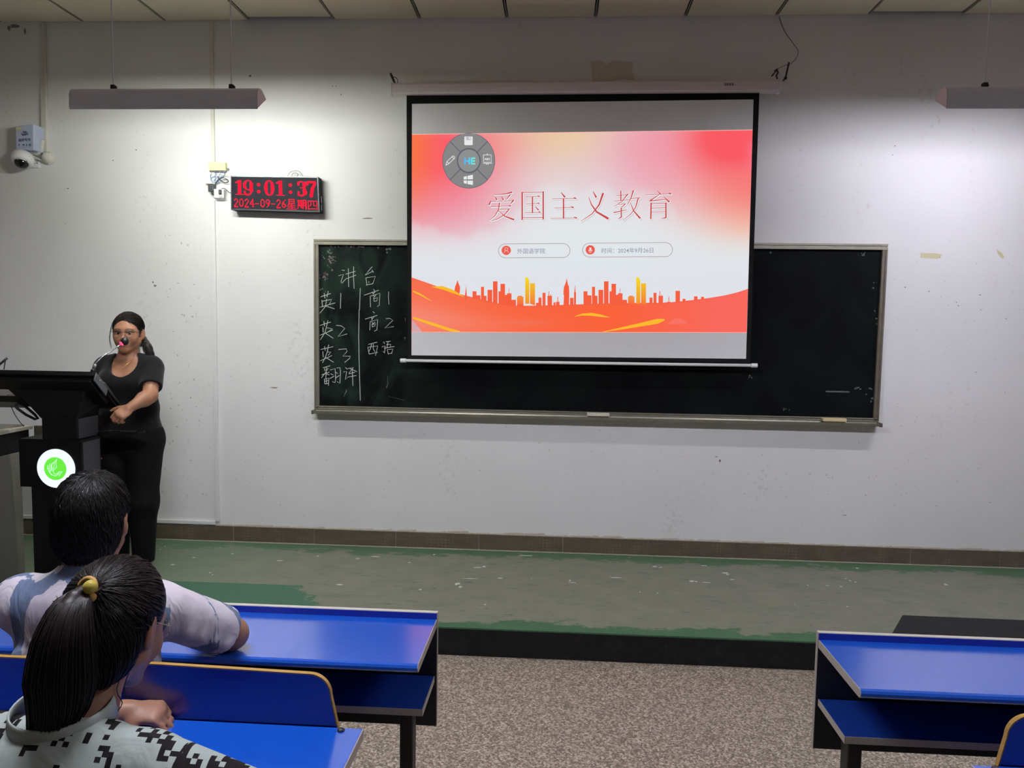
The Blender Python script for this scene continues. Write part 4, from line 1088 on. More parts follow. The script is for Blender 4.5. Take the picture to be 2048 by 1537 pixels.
# title in a thin serif face, white edge and grey shadow
T = [  # strokes: points and (start, end) width, in drawing units
 ([(318, 124), (260, 140), (140, 150)], (13, 2)), ([(150, 165), (168, 197)], (4, 14)), ([(214, 163), (232, 197)], (4, 14)), ([(302, 148), (265, 197)], (11, 3)),
 ([(110, 210), (92, 247)], (5, 14)), ([(108, 218), (332, 210)], (3, 3)), ([(333, 205), (309, 238)], (15, 4)), ([(110, 268), (305, 262)], (3, 3)), ([(290, 256), (305, 262)], (4, 12)),
 ([(195, 233), (185, 300), (150, 360), (92, 408)], (10, 2)), ([(185, 300), (290, 292)], (3, 3)), ([(291, 293), (250, 345), (180, 390), (108, 414)], (9, 2)), ([(184, 308), (250, 365), (338, 398)], (3, 15)),
 ([(422, 126), (422, 398)], (12, 12)), ([(415, 128), (640, 122)], (4, 4)), ([(632, 120), (632, 393)], (12, 12)), ([(422, 380), (632, 376)], (4, 4)),
 ([(462, 172), (592, 165)], (3, 3)), ([(578, 160), (594, 166)], (4, 12)), ([(465, 242), (588, 236)], (3, 3)), ([(575, 231), (590, 237)], (4, 12)), ([(450, 330), (600, 325)], (3, 3)), ([(586, 319), (602, 326)], (4, 12)), ([(525, 170), (525, 328)], (11, 11)), ([(555, 268), (582, 300)], (4, 13)),
 ([(812, 128), (846, 170)], (5, 17)), ([(725, 190), (955, 185)], (3, 3)), ([(935, 178), (957, 186)], (4, 14)), ([(745, 283), (930, 275)], (3, 3)), ([(910, 268), (932, 276)], (4, 14)), ([(705, 385), (962, 380)], (3, 3)), ([(940, 373), (964, 381)], (4, 14)), ([(835, 190), (835, 383)], (12, 12)),
 ([(1130, 116), (1160, 172)], (4, 17)), ([(1229, 138), (1190, 250), (1120, 340), (1010, 413)], (18, 2)), ([(1088, 178), (1115, 250), (1165, 320), (1278, 386)], (4, 21)),
 ([(1365, 160), (1482, 150)], (3, 3)), ([(1408, 113), (1408, 206)], (9, 9)), ([(1345, 212), (1502, 200)], (3, 3)), ([(1476, 143), (1420, 215), (1343, 267)], (9, 2)), ([(1385, 248), (1452, 240)], (3, 3)), ([(1452, 240), (1410, 282)], (9, 3)), ([(1338, 327), (1467, 300)], (9, 3)), ([(1411, 280), (1412, 370)], (10, 10)), ([(1412, 372), (1382, 390)], (11, 3)),
 ([(1532, 108), (1510, 180), (1474, 247)], (12, 3)), ([(1505, 188), (1602, 180)], (3, 4)), ([(1582, 183), (1555, 275), (1510, 340), (1428, 406)], (10, 2)), ([(1504, 228), (1535, 310), (1598, 382)], (3, 16)),
 ([(1773, 108), (1802, 142)], (4, 12)), ([(1665, 150), (1905, 140)], (3, 3)), ([(1885, 132), (1907, 141)], (4, 13)), ([(1788, 150), (1700, 208)], (4, 10)), ([(1698, 211), (1872, 195)], (8, 3)), ([(1838, 173), (1888, 218)], (4, 16)), ([(1710, 233), (1707, 388)], (12, 12)), ([(1705, 240), (1865, 235)], (4, 4)), ([(1858, 233), (1858, 376)], (12, 12)), ([(1858, 378), (1818, 387)], (11, 3)), ([(1710, 285), (1855, 280)], (3, 3)), ([(1710, 325), (1855, 320)], (3, 3))]
tz = 4.995
for nm, c, off, grow, lift in (('title_shadow', (196, 190, 198), (9, 11), 7, 0.0016), ('title_edge', (250, 250, 252), (4, 5), 9, 0.0020), ('title', (204, 78, 80), (0, 0), 2.0, 0.0024)):
    mb = flat_strokes([{'p': P, 'w': (w[0] + grow, w[1] + grow)} for P, w in T], lambda p: at(960 + (p[0] + off[0]) / tz, 360 + (p[1] + off[1]) / tz, SY - lift), 4, 0)
    colored(mb, nm, c)
# the two rounded captions
def pill(x0, x1, y0a, y1a, slope, nm):
    r = (y1a - y0a) / 2; cy = (y0a + y1a) / 2; pts = []
    for k in range(13): t = -math.pi / 2 + math.pi * k / 12; pts.append((x1 - r + r * math.cos(t), cy + r * math.sin(t) + slope * (x1 - x0)))
    for k in range(13): t = math.pi / 2 + math.pi * k / 12; pts.append((x0 + r + r * math.cos(t), cy + r * math.sin(t)))
    pts.append(pts[0]); colored(flat_strokes([pts], spx(0.0024), 0.9, 0), nm, (158, 128, 138))
pill(997, 1140, 488, 516, -0.004, 'caption_outline'); pill(1165, 1345, 486.5, 514.5, -0.005, 'caption_outline')
for cx, cy in ((1012.5, 501), (1180.5, 500)):
    mb = MB().add([at(cx + 9.3 * math.cos(t * math.pi / 14), cy + 9.3 * math.sin(t * math.pi / 14), SY - 0.0024) for t in range(28)], [tuple(range(28))]); colored(mb, 'caption_badge', (238, 96, 84))
mb = flat_strokes([[(1012.5 + 3 * math.cos(t * 0.524), 498.6 + 3 * math.sin(t * 0.524)) for t in range(13)], [(1007.5, 506), (1009.5, 502.5), (1012.5, 501.8), (1015.5, 502.5), (1017.5, 506)]], spx(0.0028), 0.9, 0); colored(mb, 'person_symbol', (255, 208, 200))
mb = flat_strokes([{'p': [(1180.7, 496.5), (1180.7, 501)], 'w': (4, 4)}, [(1177.3, 500), (1178, 503.5), (1180.7, 504.8), (1183.4, 503.5), (1184.1, 500)], [(1180.7, 504.8), (1180.7, 506.5)]], spx(0.0028), 0.9, 0); colored(mb, 'microphone_symbol', (255, 226, 220))
def slide_text(s, px, py, size, c, nm, slope=-0.01, lift=0.0026, bold=0.0, cols=None):
    vs, fs = text_mesh(s, 1.0, bold=bold)
    m = MB().add([at(px + v.x * size, py - v.y * size + slope * v.x * size, SY - lift) for v in vs], fs)
    if cols is not None: colored(m, nm, to_lin(np.array([cols(v) for v in vs]) / 255.0))
    else: colored(m, nm, c)
slide_text('外国语学院', 1034, 507, 11.3, (150, 152, 172), 'caption_text', bold=0.004); slide_text('时间：2024年9月26日', 1202, 506, 11.2, (150, 152, 166), 'caption_text', bold=0.004)
# round pop-up tool wheel
wc = (937.5, 321.5)
def disc(r, c, nm, lift, n=48): colored(MB().add([at(wc[0] + r * 0.985 * math.cos(2 * math.pi * t / n), wc[1] + r * math.sin(2 * math.pi * t / n) * 1.04, SY - lift) for t in range(n)], [tuple(range(n))]), nm, c)
disc(53.6, (112, 104, 128), 'wheel_rim', 0.0028); disc(52.4, (138, 138, 138), 'wheel', 0.0032); disc(24.5, (104, 104, 118), 'hub_rim', 0.0036); disc(21.5, (146, 147, 147), 'hub', 0.0040)
mb = flat_strokes([[(wc[0] + sx * 16.5, wc[1] + sy * 17), (wc[0] + sx * 37.2, wc[1] + sy * 38)] for sx in (-1, 1) for sy in (-1, 1)], spx(0.0036), 1.7, 0); colored(mb, 'wheel_spoke', (100, 98, 114))
z5 = 2048 / 350.0
def zz(pts): return [(820 + a / z5, 250 + b / z5) for a, b in pts]
def fill(P, nm, c, lift=0.0042): colored(MB().add([at(a, b, SY - lift) for a, b in zz(P)], [tuple(range(len(P)))]), nm, c)
fill([(640, 135), (728, 135), (734, 142), (734, 230), (726, 237), (644, 237), (636, 230), (636, 142)], 'save_symbol', (236, 236, 238)); fill([(655, 137), (712, 137), (712, 178), (655, 178)], 'save_symbol_slot', (196, 196, 200), 0.0046); fill([(690, 140), (702, 140), (702, 165), (690, 165)], 'save_symbol_slot', (240, 240, 240), 0.005)
for P in ([(628, 607), (665, 600), (665, 638), (628, 638)], [(673, 597), (736, 584), (736, 636), (673, 637)], [(628, 650), (665, 650), (665, 690), (630, 682)], [(673, 652), (736, 652), (736, 704), (673, 692)]): fill(P, 'window_symbol_pane', (236, 238, 240))
mb = flat_strokes([zz(P) for P in ([(420, 470), (432, 430), (498, 366), (508, 362), (524, 378), (522, 388), (456, 452), (420, 472)], [(490, 374), (516, 398)], [(432, 432), (456, 452)],
                                   [(860, 352), (950, 352), (952, 436), (860, 436), (860, 352)], [(856, 449), (958, 449)], [(905, 336), (905, 350)], [(898, 452), (892, 464)], [(910, 452), (916, 464)])], spx(0.0042), 1.2, 0); colored(mb, 'tool_symbol', (240, 240, 242))
slide_text('ABC', 968.6, 320.5, 6.3, (240, 240, 242), 'tool_symbol_text', 0, 0.0044, 0.02)
slide_text('HE', 927.5, 328.5, 18.5, None, 'hub_mark', 0, 0.0044, 0.035, cols=lambda v: (90 + 80 * max(0, v.x - 0.7), 180 + 55 * v.x, 250 - 60 * max(0, v.x - 0.75)))

# hooks, wires and bars that carry the screen
def small(name, mb, mat, label, cat): return tag(mb.build(name, mat, smooth=False), label, cat)
def bar(p, q, y0, r): return MB().tube([at(*p, y0), at(*q, y0)], r, 8)
hk = thing('screen_hook', at(790, 166, -0.06), 'black hook with wire at the left end of the screen case', 'hook')
bar((781, 147), (788, 163), -0.12, 0.008).build('rod', M['black'], hk)
MB().tube([at(788, 163, -0.12), (at(788, 163, -0.12).x, -0.0006, at(788, 163, -0.12).z)], 0.006, 8).build('wall_pin', M['black'], hk)
MB().tube([at(785, 153, -0.12), at(793, 156, -0.12), at(796, 162, -0.12), at(794, 168, -0.12)], 0.0025, 6).build('wire', M['wire_black'], hk)
hk = thing('screen_hook', at(1556, 166, -0.06), 'black bent hook with pale cord at the right end of the screen case', 'hook')
MB().tube([at(1549, 142, -0.12), at(1554, 138, -0.12), at(1556, 146, -0.12), at(1552, 152, -0.12), at(1555, 158, -0.12)], 0.006, 8).build('rod', M['black'], hk)
MB().tube([at(1554, 140, -0.12), (at(1554, 140, -0.12).x, -0.0006, at(1554, 140, -0.12).z)], 0.005, 8).build('wall_pin', M['black'], hk)
MB().tube([at(1549, 147, -0.12), at(1552, 155, -0.12), at(1559, 160, -0.12), at(1556, 164, -0.12)], 0.003, 6).build('cord', M['wire_white'], hk)
hk = thing('wall_bracket', at(1571, 157, -0.06), 'slim black bracket bar on the wall right of the screen case', 'bracket')
bar((1578, 125), (1571, 156), -0.05, 0.006).build('rod', M['black'], hk)
MB().ball(at(1571, 156, -0.05), 0.011, 10, 8).build('knob', M['black'], hk, smooth=True)
MB().tube([at(1571, 156, -0.05), (at(1571, 156, -0.05).x, -0.0006, at(1571, 156, -0.05).z)], 0.005, 8).build('wall_pin', M['black'], hk)
wire('screen_cable', [(1558, 33), (1568, 60), (1585, 85), (1596, 102), (1593, 115), (1582, 127), (1570, 131), (1556, 137)], [-0.006, -0.006, -0.008, -0.01, -0.02, -0.05, -0.08, -0.115], 0.0018, M['wire_black'], 'thin dark cable from the ceiling down to the screen hook')

# ------------------------------------------------------------------ fluorescent lamps
def pendant(x0, x1, y, zc, tube, label, rods, lip):
    t = thing('pendant_lamp', ((x0 + x1) / 2, y, zc - 0.05), label, 'lamp', 'fluorescent reflector lamps')
    prof = [(-0.050, -0.063), (-0.052, -0.045), (-0.050, 0.015), (-0.044, 0.036), (-0.030, 0.050), (-0.010, 0.055), (0.012, 0.052), (0.040, 0.038), (0.066, lip + 0.005), (0.072, lip)]
    inner = [(p[0] * 0.93 + 0.001, p[1] - 0.0035) for p in prof]
    mb = MB(); k = len(prof)
    vs = [(X_, y + a, zc + b) for X_ in (x0, x1) for a, b in prof] + [(X_, y + a, zc + b) for X_ in (x0 + 0.002, x1 - 0.002) for a, b in inner]
    fs = []
    for i in range(k - 1):
        fs.append((i, i + 1, k + i + 1, k + i)); fs.append((2 * k + i, 3 * k + i, 3 * k + i + 1, 2 * k + i + 1))
    fs += [(0, k, 3 * k, 2 * k), (k - 1, 3 * k - 1, 4 * k - 1, 2 * k - 1)]
    for i in range(k - 1): fs += [(i, 2 * k + i, 2 * k + i + 1, i + 1), (k + i, k + i + 1, 3 * k + i + 1, 3 * k + i)]
    mb.add(vs, fs); mb.build('reflector', M['lamp_shell'], t, smooth=False)
    for X_, sg in ((x0, 1), (x1, -1)):
        pr = prof + [(0.0, -0.020)]
        MB().slab([(X_ - sg * 0.001, y + a, zc + b) for a, b in prof], (sg * 0.004, 0, 0)).build('end_cap', M['lamp_end'], t)
        MB().box(X_ + sg * 0.010, X_ + sg * 0.035, y - 0.016, y + 0.016, zc - 0.03, zc + 0.035).build('lamp_holder', M['plastic_white'], t, bevel=0.003)
    MB().tube([(x0 + 0.036, y, zc - 0.002), (x1 - 0.036, y, zc - 0.002)], 0.013, 10).build('tube', M[tube], t, smooth=True)
    for xr in rods:
        rd = MB().tube([(xr, y - 0.005, zc + 0.075), (xr, y - 0.005, CEIL + 0.01)], 0.004, 8).build('rod', M['lamp_shell'], t)
        mb = MB().box(xr - 0.012, xr + 0.012, y - 0.017, y + 0.009, zc + 0.050, zc + 0.078)
        mb.box(xr - 0.016, xr + 0.020, y - 0.010, y + 0.002, zc + 0.060, zc + 0.070); mb.build('clamp', M['black_metal'], rd, bevel=0.002)
    return t
LY = -1.12
pl, pr_ = at(150, 200, LY), at(522, 200, LY)
rl, rr = at(228, 180, LY), at(464, 180, LY)
pendant(pl.x, pr_.x, LY, at(340, 199, LY).z, 'tube_left', 'grey trough lamp hanging over the wall clock', (rl.x, rr.x), 0.019)
qx = at(1884, 200, LY).x; rx_ = at(1968, 180, LY).x
pendant(qx, qx + (pr_.x - pl.x), LY, at(1884, 197, LY).z, 'tube_right', 'pale trough lamp hanging at the right edge over the bare wall', (rx_, rx_ + (rr.x - rl.x)), 0.010)
for k, (lx, ly) in enumerate(((-1.3, -3.5), (1.9, -3.5))):
    t = thing('pendant_lamp', (lx, ly, 2.92), ['trough lamp over the left seats', 'trough lamp over the right seats'][k], 'lamp', 'lamps over the seats')
    prof = [(-0.10, -0.043), (-0.06, 0.03), (0.06, 0.03), (0.10, -0.036)]
    mb = MB()
    for (a, b), (c_, d) in zip(prof[:-1], prof[1:]):
        mb.slab([(lx - 0.6, ly + a, 2.96 + b), (lx + 0.6, ly + a, 2.96 + b), (lx + 0.6, ly + c_, 2.96 + d), (lx - 0.6, ly + c_, 2.96 + d)], (0, 0, 0.003))
    mb.build('reflector', M['lamp_shell'], t)
    MB().tube([(lx - 0.56, ly, 2.955), (lx + 0.56, ly, 2.955)], 0.016, 8).build('tube', M['tube_rear' if k == 0 else 'tube_rear_right'], t)
    for s in (-0.56, 0.56): MB().box(lx + s - 0.012, lx + s + 0.012, ly - 0.015, ly + 0.015, 2.935, 2.992).build('lamp_holder', M['plastic_white'], t)
    for s in (-0.36, 0.36): MB().tube([(lx + s, ly, 2.99), (lx + s, ly, CEIL + 0.01)], 0.004, 6).build('rod', M['lamp_shell'], t)
# ================================================================== lectern, teacher's desk
LX = -2.845
lec = thing('lectern', (-3.09, -1.15, 0), 'black interactive lectern with tilted console and glowing green emblem', 'lectern')
MB().box(-3.30, -2.92, -1.30, -0.98, 0.0, 0.025).build('base_plate', M['lectern'], lec, bevel=0.004)
MB().box(-3.247, -2.952, -1.245, -1.075, 0.025, 0.665).build('column', M['lectern'], lec, bevel=0.004)
MB().box(-3.310, -2.938, -1.25, -1.065, 0.662, 0.940).build('cabinet', M['lectern'], lec, bevel=0.004)
MB().box(-2.9375, -2.936, -1.235, -1.08, 0.68, 0.925).build('side_panel', M['dark_metal'], lec)
MB().box(-3.171, -2.964, -1.245, -1.04, 0.94, 1.075).build('neck', M['lectern'], lec, bevel=0.003)
MB().box(-2.9635, -2.9625, -1.23, -1.05, 0.945, 1.06).build('neck_trim', M['dark_metal'], lec)
# console: a thick board tilted towards the speaker, seen from behind
d = Vector((0, 0.235, -0.215)).normalized(); nn = Vector((0, 0.215, 0.235)).normalized()
p_t = Vector((0, -1.25, 1.335)); ln = 0.318
def cs(x, s, t): q = p_t + d * s - nn * t; return (x, q.y, q.z)
MB().slab([cs(-3.95, 0, 0), cs(LX, 0, 0), cs(LX, ln, 0), cs(-3.95, ln, 0)], -nn * 0.030).build('console', M['lectern'], lec, bevel=0.004)
MB().slab([cs(-3.93, 0.012, -0.001), cs(LX - 0.02, 0.012, -0.001), cs(LX - 0.02, ln - 0.012, -0.001), cs(-3.93, ln - 0.012, -0.001)], nn * 0.003).build('touch_screen', M['glass_dark'], lec)
MB().slab([cs(-3.94, 0.02, 0.030), cs(LX - 0.015, 0.02, 0.030), cs(LX - 0.015, 0.235, 0.030), cs(-3.94, 0.235, 0.030)], -nn * 0.03).build('rear_cover', M['lectern'], lec, bevel=0.006)
MB().slab([cs(LX + 0.001, 0.004, 0.003), cs(LX + 0.001, 0.150, 0.003), cs(LX + 0.001, 0.165, 0.05), cs(LX + 0.001, 0.02, 0.05)], (0.008, 0, 0)).build('side_button_panel', M['grey_metal'], lec, bevel=0.002)
for k in range(3):
    q = Vector(cs(LX + 0.009, 0.018 + 0.022 * k, 0.018)); MB().ball(q, (0.003, 0.006, 0.006), 8, 6).build('button', M['chrome'], lec, smooth=True)
MB().tube([cs(LX + 0.004, 0.10, 0.004), cs(LX + 0.004, ln + 0.005, 0.006)], 0.008, 8).build('side_rail', M['dark_metal'], lec, smooth=True)
MB().slab([cs(-3.9, 0.245, 0.0305), cs(-3.40, 0.245, 0.0305), cs(-3.40, ln - 0.006, 0.0305), cs(-3.9, ln - 0.006, 0.0305)], -nn * 0.012).build('lower_strip', M['plastic_grey'], lec, bevel=0.002)
MB().hull([(-3.36, -1.075, 1.135), (-2.93, -1.075, 1.135), (-3.36, -1.21, 1.23), (-2.93, -1.21, 1.23), (-3.175, -1.245, 1.06), (-2.962, -1.245, 1.06), (-3.175, -1.04, 1.06), (-2.962, -1.04, 1.06)]).build('bracket', M['lectern'], lec, bevel=0.003)
MB().hull([(-3.352, -1.088, 1.132), (-3.240, -1.20, 1.118), (-3.19, -1.235, 1.066), (-3.19, -1.225, 1.066), (-3.34, -1.075, 1.130), (-3.25, -1.215, 1.13)]).build('bracket_facet', M['grey_metal'], lec)
ring = [at(px, py, -1.10) for px, py in ((32, 810), (38, 807), (50, 813), (70, 830), (76, 838), (70, 839), (52, 830), (34, 817), (31, 812))]
MB().tube(ring + [ring[0]], 0.008, 8).build('grab_handle', M['dark_metal'], lec, smooth=True)
s0, s1, s2, s3 = [Vector(cs(x, s, 0.062)) for x, s in ((-3.52, 0.105), (-3.386, 0.105), (-3.380, 0.165), (-3.52, 0.165))]
MB().slab([s0, s1, s2, s3], -nn * 0.0008).build('sticker', M['plastic_white'], lec)
mb = MB()
for k in range(4):
    q = s2 + Vector((-0.012 * k - 0.010, 0, 0)) - nn * 0.0014; q = q - d * 0.012; mb.slab([q, q + Vector((0.008, 0, 0)), q + Vector((0.008, 0, 0)) + d * 0.006, q + d * 0.006], -nn * 0.0003)
tag(mb.build('sticker_print', M['text_dark'], lec), kind='stuff')
MB().slab([(-2.955, -1.05, 0.948), (-2.735, -1.02, 0.948), (-2.725, -0.955, 0.948), (-2.955, -0.945, 0.948)], (0, 0, 0.012)).build('keyboard_tray', M['lectern'], lec, bevel=0.003)
mb = MB()
for k in range(6): mb.box(-2.93 + 0.030 * k, -2.91 + 0.030 * k, -1.01, -0.99, 0.960, 0.964)
tag(mb.build('keys', M['dark_metal'], lec), kind='stuff')
MB().box(-2.985, -2.94, -1.06, -0.96, 0.945, 0.958).build('tray_arm', M['lectern'], lec)
em = (-3.088, -1.2505, 0.775); eo = MB().lathe(em, (0, -1, 0), [(0, 0.112), (0.006, 0.112), (0.010, 0.106)], 48).build('emblem', M['emblem_white'], lec)
MB().lathe((em[0], -1.2607, em[2]), (0, -1, 0), [(0, 0.066), (0.0015, 0.066)], 40).build('emblem_disc', M['emblem_green'], eo)
ez = 0.105 / 421
E = [[(805, 465), (775, 560), (797, 655), (720, 715), (708, 770), (745, 815), (800, 808), (850, 760), (935, 755), (880, 795), (850, 862)], [(805, 475), (745, 535), (690, 575), (660, 620), (662, 745)],
     [(692, 560), (672, 650), (690, 740)], [(640, 575), (618, 660), (640, 765)], [(578, 620), (600, 735), (660, 830), (760, 858), (810, 832), (850, 790)], [(575, 680), (620, 780), (700, 845)], [(740, 540), (735, 640), (700, 700)]]
mb = flat_strokes(E, lambda p: Vector((em[0] + (p[0] - 755) * ez * 1.0, -1.2626, em[2] - (p[1] - 690) * ez * 1.0)), 15, 0)
tag(mb.build('emblem_swan', M['emblem_pale'], eo), 'pale swan line drawing', kind='stuff')

gm = thing('gooseneck_microphone', (-2.885, -1.235, 1.34), 'gooseneck microphone with pink lit ring in front of the speaker', 'microphone')
mp = [(-2.878, -1.215, 1.330), at(187.5, 737, -1.19), at(190, 730, -1.18)]
MB().lathe(mp[0], Vector(mp[1]) - Vector(mp[0]), [(0, 0.014), (0.012, 0.014), (0.016, 0.009), (0.03, 0.008)], 14).build('base', M['black_metal'], gm, smooth=True)
MB().tube([at(187.5, 737, -1.19), at(190.5, 729, -1.18)], 0.0095, 10).build('joint', M['chrome'], gm, smooth=True)
gp = [(190.5, 729, -1.18), (196, 722, -1.165), (205, 713, -1.15), (218, 705, -1.125), (232, 696, -1.10), (243, 688, -1.075)]
MB().tube([at(*q) for q in gp], 0.0042, 8).build('neck', M['chrome'], gm, smooth=True)
a_, b_ = at(242, 688.5, -1.077), at(245.5, 685.8, -1.07)
MB().tube([a_, b_], 0.0125, 14).build('light_ring', M['led_dim'], gm, smooth=True)
hc = at(249.5, 683, -1.062)
MB().ball(hc, 0.0235, 16, 12).build('foam_head', M['black'], gm, smooth=True)

sm = thing('phone_clip_stand', at(8, 735, -1.235), 'short dark clip stand on the console edge at the far left', 'stand')
MB().tube([at(-4, 732, -1.22), at(14, 717, -1.22)], 0.007, 8).build('arm', M['dark_metal'], sm, smooth=True)
q = at(11, 720, -1.22); MB().tube([q, (q.x, -1.235, 1.335)], 0.003, 8).build('rod', M['black_metal'], sm)
wire('cable', [(20, 801), (22, 812), (30, 830), (40, 845), (48, 853)], [-1.08, -1.06, -1.05, -1.04, -1.03], 0.0022, M['wire_black'], 'thin black cable hanging from the lectern console to the desk')

td = thing('teacher_desk', (-4.15, -1.08, 0), 'grey steel teaching desk left of the lectern', 'desk')
MB().box(-4.75, -3.55, -1.385, -0.80, 0.930, 0.953).build('desk_top', simple('desk_top_pale', (176, 172, 158), 0.45, var=0.03), td, bevel=0.003)
MB().box(-4.73, -3.565, -1.37, -0.82, 0.80, 0.930).build('apron', M['lectern'], td)
MB().box(-3.59, -3.556, -1.37, -0.905, 0.0, 0.80).build('side_panel', simple('desk_side_grey', (112, 110, 100), 0.5, var=0.06), td, bevel=0.003)
MB().box(-4.73, -3.59, -1.36, -1.34, 0.05, 0.80).build('front_panel', M['plastic_grey'], td)
MB().box(-4.73, -4.70, -1.34, -0.905, 0.0, 0.80).build('side_panel', M['plastic_grey'], td)
MB().box(-3.545, -3.44, -0.80, -0.78, 0.86, 0.95).build('socket_flap', simple('flap_beige', (120, 118, 104), 0.5), td)
tb = thing('tablet', (-3.75, -0.9, 0.953), 'thin silver tablet lying on the teaching desk', 'tablet')
MB().slab([(-3.98, -0.97, 0.954), (-3.62, -0.985, 0.954), (-3.575, -0.84, 0.954), (-3.98, -0.83, 0.954)], (0, 0, 0.009)).build('body', M['aluminium'], tb, bevel=0.003)
MB().slab([(-3.97, -0.962, 0.9632), (-3.63, -0.976, 0.9632), (-3.59, -0.848, 0.9632), (-3.97, -0.838, 0.9632)], (0, 0, 0.0006)).build('display', M['glass_dark'], tb)

# ================================================================== students' desks
DZ = 0.607
def student_desk(side, y_far, depth, x_in, label, ledge=True, panel_bottom=0.223, shelf=True, back=None, seat=False):
    """side = -1: desk runs to the left from its aisle end x_in; +1: to the right"""
    L = 2.15; xo = x_in + side * L
    t = thing('student_desk', ((x_in + xo) / 2, y_far - depth / 2, FL), label, 'desk', 'blue lecture desks')
    yn = y_far - depth; xa, xb = min(x_in, xo), max(x_in, xo)
    e = 0.0022
    # worktop with a rolled front edge
    pr = [(y_far, DZ), (yn + 0.012, DZ), (yn + 0.004, DZ - 0.003), (yn, DZ - 0.010), (yn, DZ - 0.018), (yn + 0.004, DZ - 0.024), (yn + 0.014, DZ - 0.026), (y_far, DZ - 0.026)]
    x1, x2 = (xa, xb - e) if side < 0 else (xa + e, xb)
    MB().prism(pr, x1, x2).build('desktop', M['blue'], t)
    ex = (xb - e, xb) if side < 0 else (xa, xa + e)
    tag(MB().prism(pr, *ex).build('edge_band', M['edge_grey'], t), 'pale grey edge band')
    # upright front board with a white top edge
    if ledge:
        MB().box(xa, xb, y_far + 0.0005, y_far + 0.018, panel_bottom, DZ - 0.027).build('front_board', M['front_board_shade'], t)  # shade below the worktop is painted in here; the lip above keeps the blue
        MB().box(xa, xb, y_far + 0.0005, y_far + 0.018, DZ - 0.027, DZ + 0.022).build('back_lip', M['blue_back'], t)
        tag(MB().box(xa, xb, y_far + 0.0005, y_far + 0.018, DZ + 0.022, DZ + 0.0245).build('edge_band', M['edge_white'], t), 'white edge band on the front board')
        xe = (xb, xb + 0.002) if side < 0 else (xa - 0.002, xa)
        tag(MB().box(*xe, y_far + 0.0005, y_far + 0.018, panel_bottom, DZ + 0.0245).build('edge_band', M['edge_grey'], t), 'pale grey edge band')
    if shelf:
        s0, s1 = (xa, xb - 0.008) if side < 0 else (xa + 0.008, xb)
        z = 0.407; ys = y_far - 0.235
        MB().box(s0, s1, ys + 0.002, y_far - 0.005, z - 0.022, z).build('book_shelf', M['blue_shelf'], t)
        MB().box(s0, s1, ys, ys + 0.002, z - 0.022, z).build('edge_band', M['edge_grey'], t)
        xe = (s1, s1 + 0.002) if side < 0 else (s0 - 0.002, s0)
        MB().box(*xe, ys, y_far - 0.005, z - 0.022, z).build('edge_band', M['edge_grey'], t)
    for k, f in enumerate((0.03, 0.5, 0.97)):
        xc = x_in + side * (f * L + 0.012)
        hw = 0.022
        MB().box(xc - hw, xc + hw, y_far - 0.145, y_far - 0.085, FL + 0.03, 0.384 if shelf else DZ - 0.027).build('leg', M['desk_metal'], t, bevel=0.004)
        MB().box(xc - 0.03, xc + 0.03, y_far - 0.30, y_far + 0.0, FL, FL + 0.03).build('foot', M['desk_metal'], t, bevel=0.004)
        if shelf and k != 0:
            MB().box(xc - 0.006, xc + 0.006, y_far - 0.20, y_far - 0.006, 0.408, DZ - 0.028).build('bracket', M['desk_metal'], t)
    if back is not None:                      # the seat back of the row in front is fixed to this desk
        xi, ztop = back; yb = y_far + 0.004; th = 0.016; zb = 0.42; r = 0.055; sl = 0.055
        xo2 = x_in + side * (L - 0.1)
        def outline(inset):
            # from the bottom aisle corner up, round the corner, along to the far end
            pts = [(xi + (-side) * sl + side * inset, zb)]
            topx = xi + side * inset
            for k in range(9):
                a = math.pi / 2 * k / 8
                pts.append((topx + side * (r - inset * 0.5) * (1 - math.cos(a)), ztop - inset - (r - inset * 0.5) * (1 - math.sin(a))))
            pts.append((xi + side * 0.45, ztop - inset + 0.008)); pts.append((xo2, ztop - inset + 0.012)); pts.append((xo2, zb))
            return pts
        P = outline(0.0)
        # sloping aisle edge: lower points lie further towards the aisle
        def face(y0, y1, nm, mat, inset):
            Q = outline(inset); MB().slab([(x, y0, z) for x, z in Q], (0, y1 - y0, 0)).build(nm, mat, t)
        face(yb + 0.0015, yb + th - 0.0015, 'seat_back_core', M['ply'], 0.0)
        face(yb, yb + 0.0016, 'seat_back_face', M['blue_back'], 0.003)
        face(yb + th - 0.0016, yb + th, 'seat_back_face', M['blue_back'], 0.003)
        bx = xi - side * sl * 0.55
        MB().lathe((bx, y_far - 0.012, DZ), (0, 0, 1), [(0, 0.0095), (0.003, 0.0095), (0.006, 0.006), (0.007, 0.001)], 14).build('bolt', M['dark_metal'], t, smooth=True)
    if seat:
        ys = y_far + 0.022; z = FL + 0.435
        s0, s1 = (xa + 0.1, xb - 0.16) if side < 0 else (xa + 0.16, xb - 0.1)
        MB().box(s0, s1, ys, ys + 0.30, z - 0.018, z).build('seat', M['blue_back'], t, bevel=0.005)
        for f in (0.12, 0.88):
            xc = s0 + (s1 - s0) * f
            MB().box(xc - 0.015, xc + 0.015, ys, ys + 0.26, z - 0.045, z - 0.018).build('seat_bracket', M['desk_metal'], t)
            MB().box(xc - 0.015, xc + 0.015, y_far - 0.1, ys + 0.03, z - 0.045, z - 0.02).build('seat_bracket', M['desk_metal'], t)
    return t
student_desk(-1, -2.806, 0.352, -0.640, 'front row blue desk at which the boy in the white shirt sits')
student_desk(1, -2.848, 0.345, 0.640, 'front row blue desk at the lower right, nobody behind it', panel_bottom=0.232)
student_desk(-1, -3.520, 0.355, -0.710, 'second row blue desk with yellow-edged seat back in front of the girl', ledge=False, shelf=True, back=(-0.795, 0.742), seat=True)
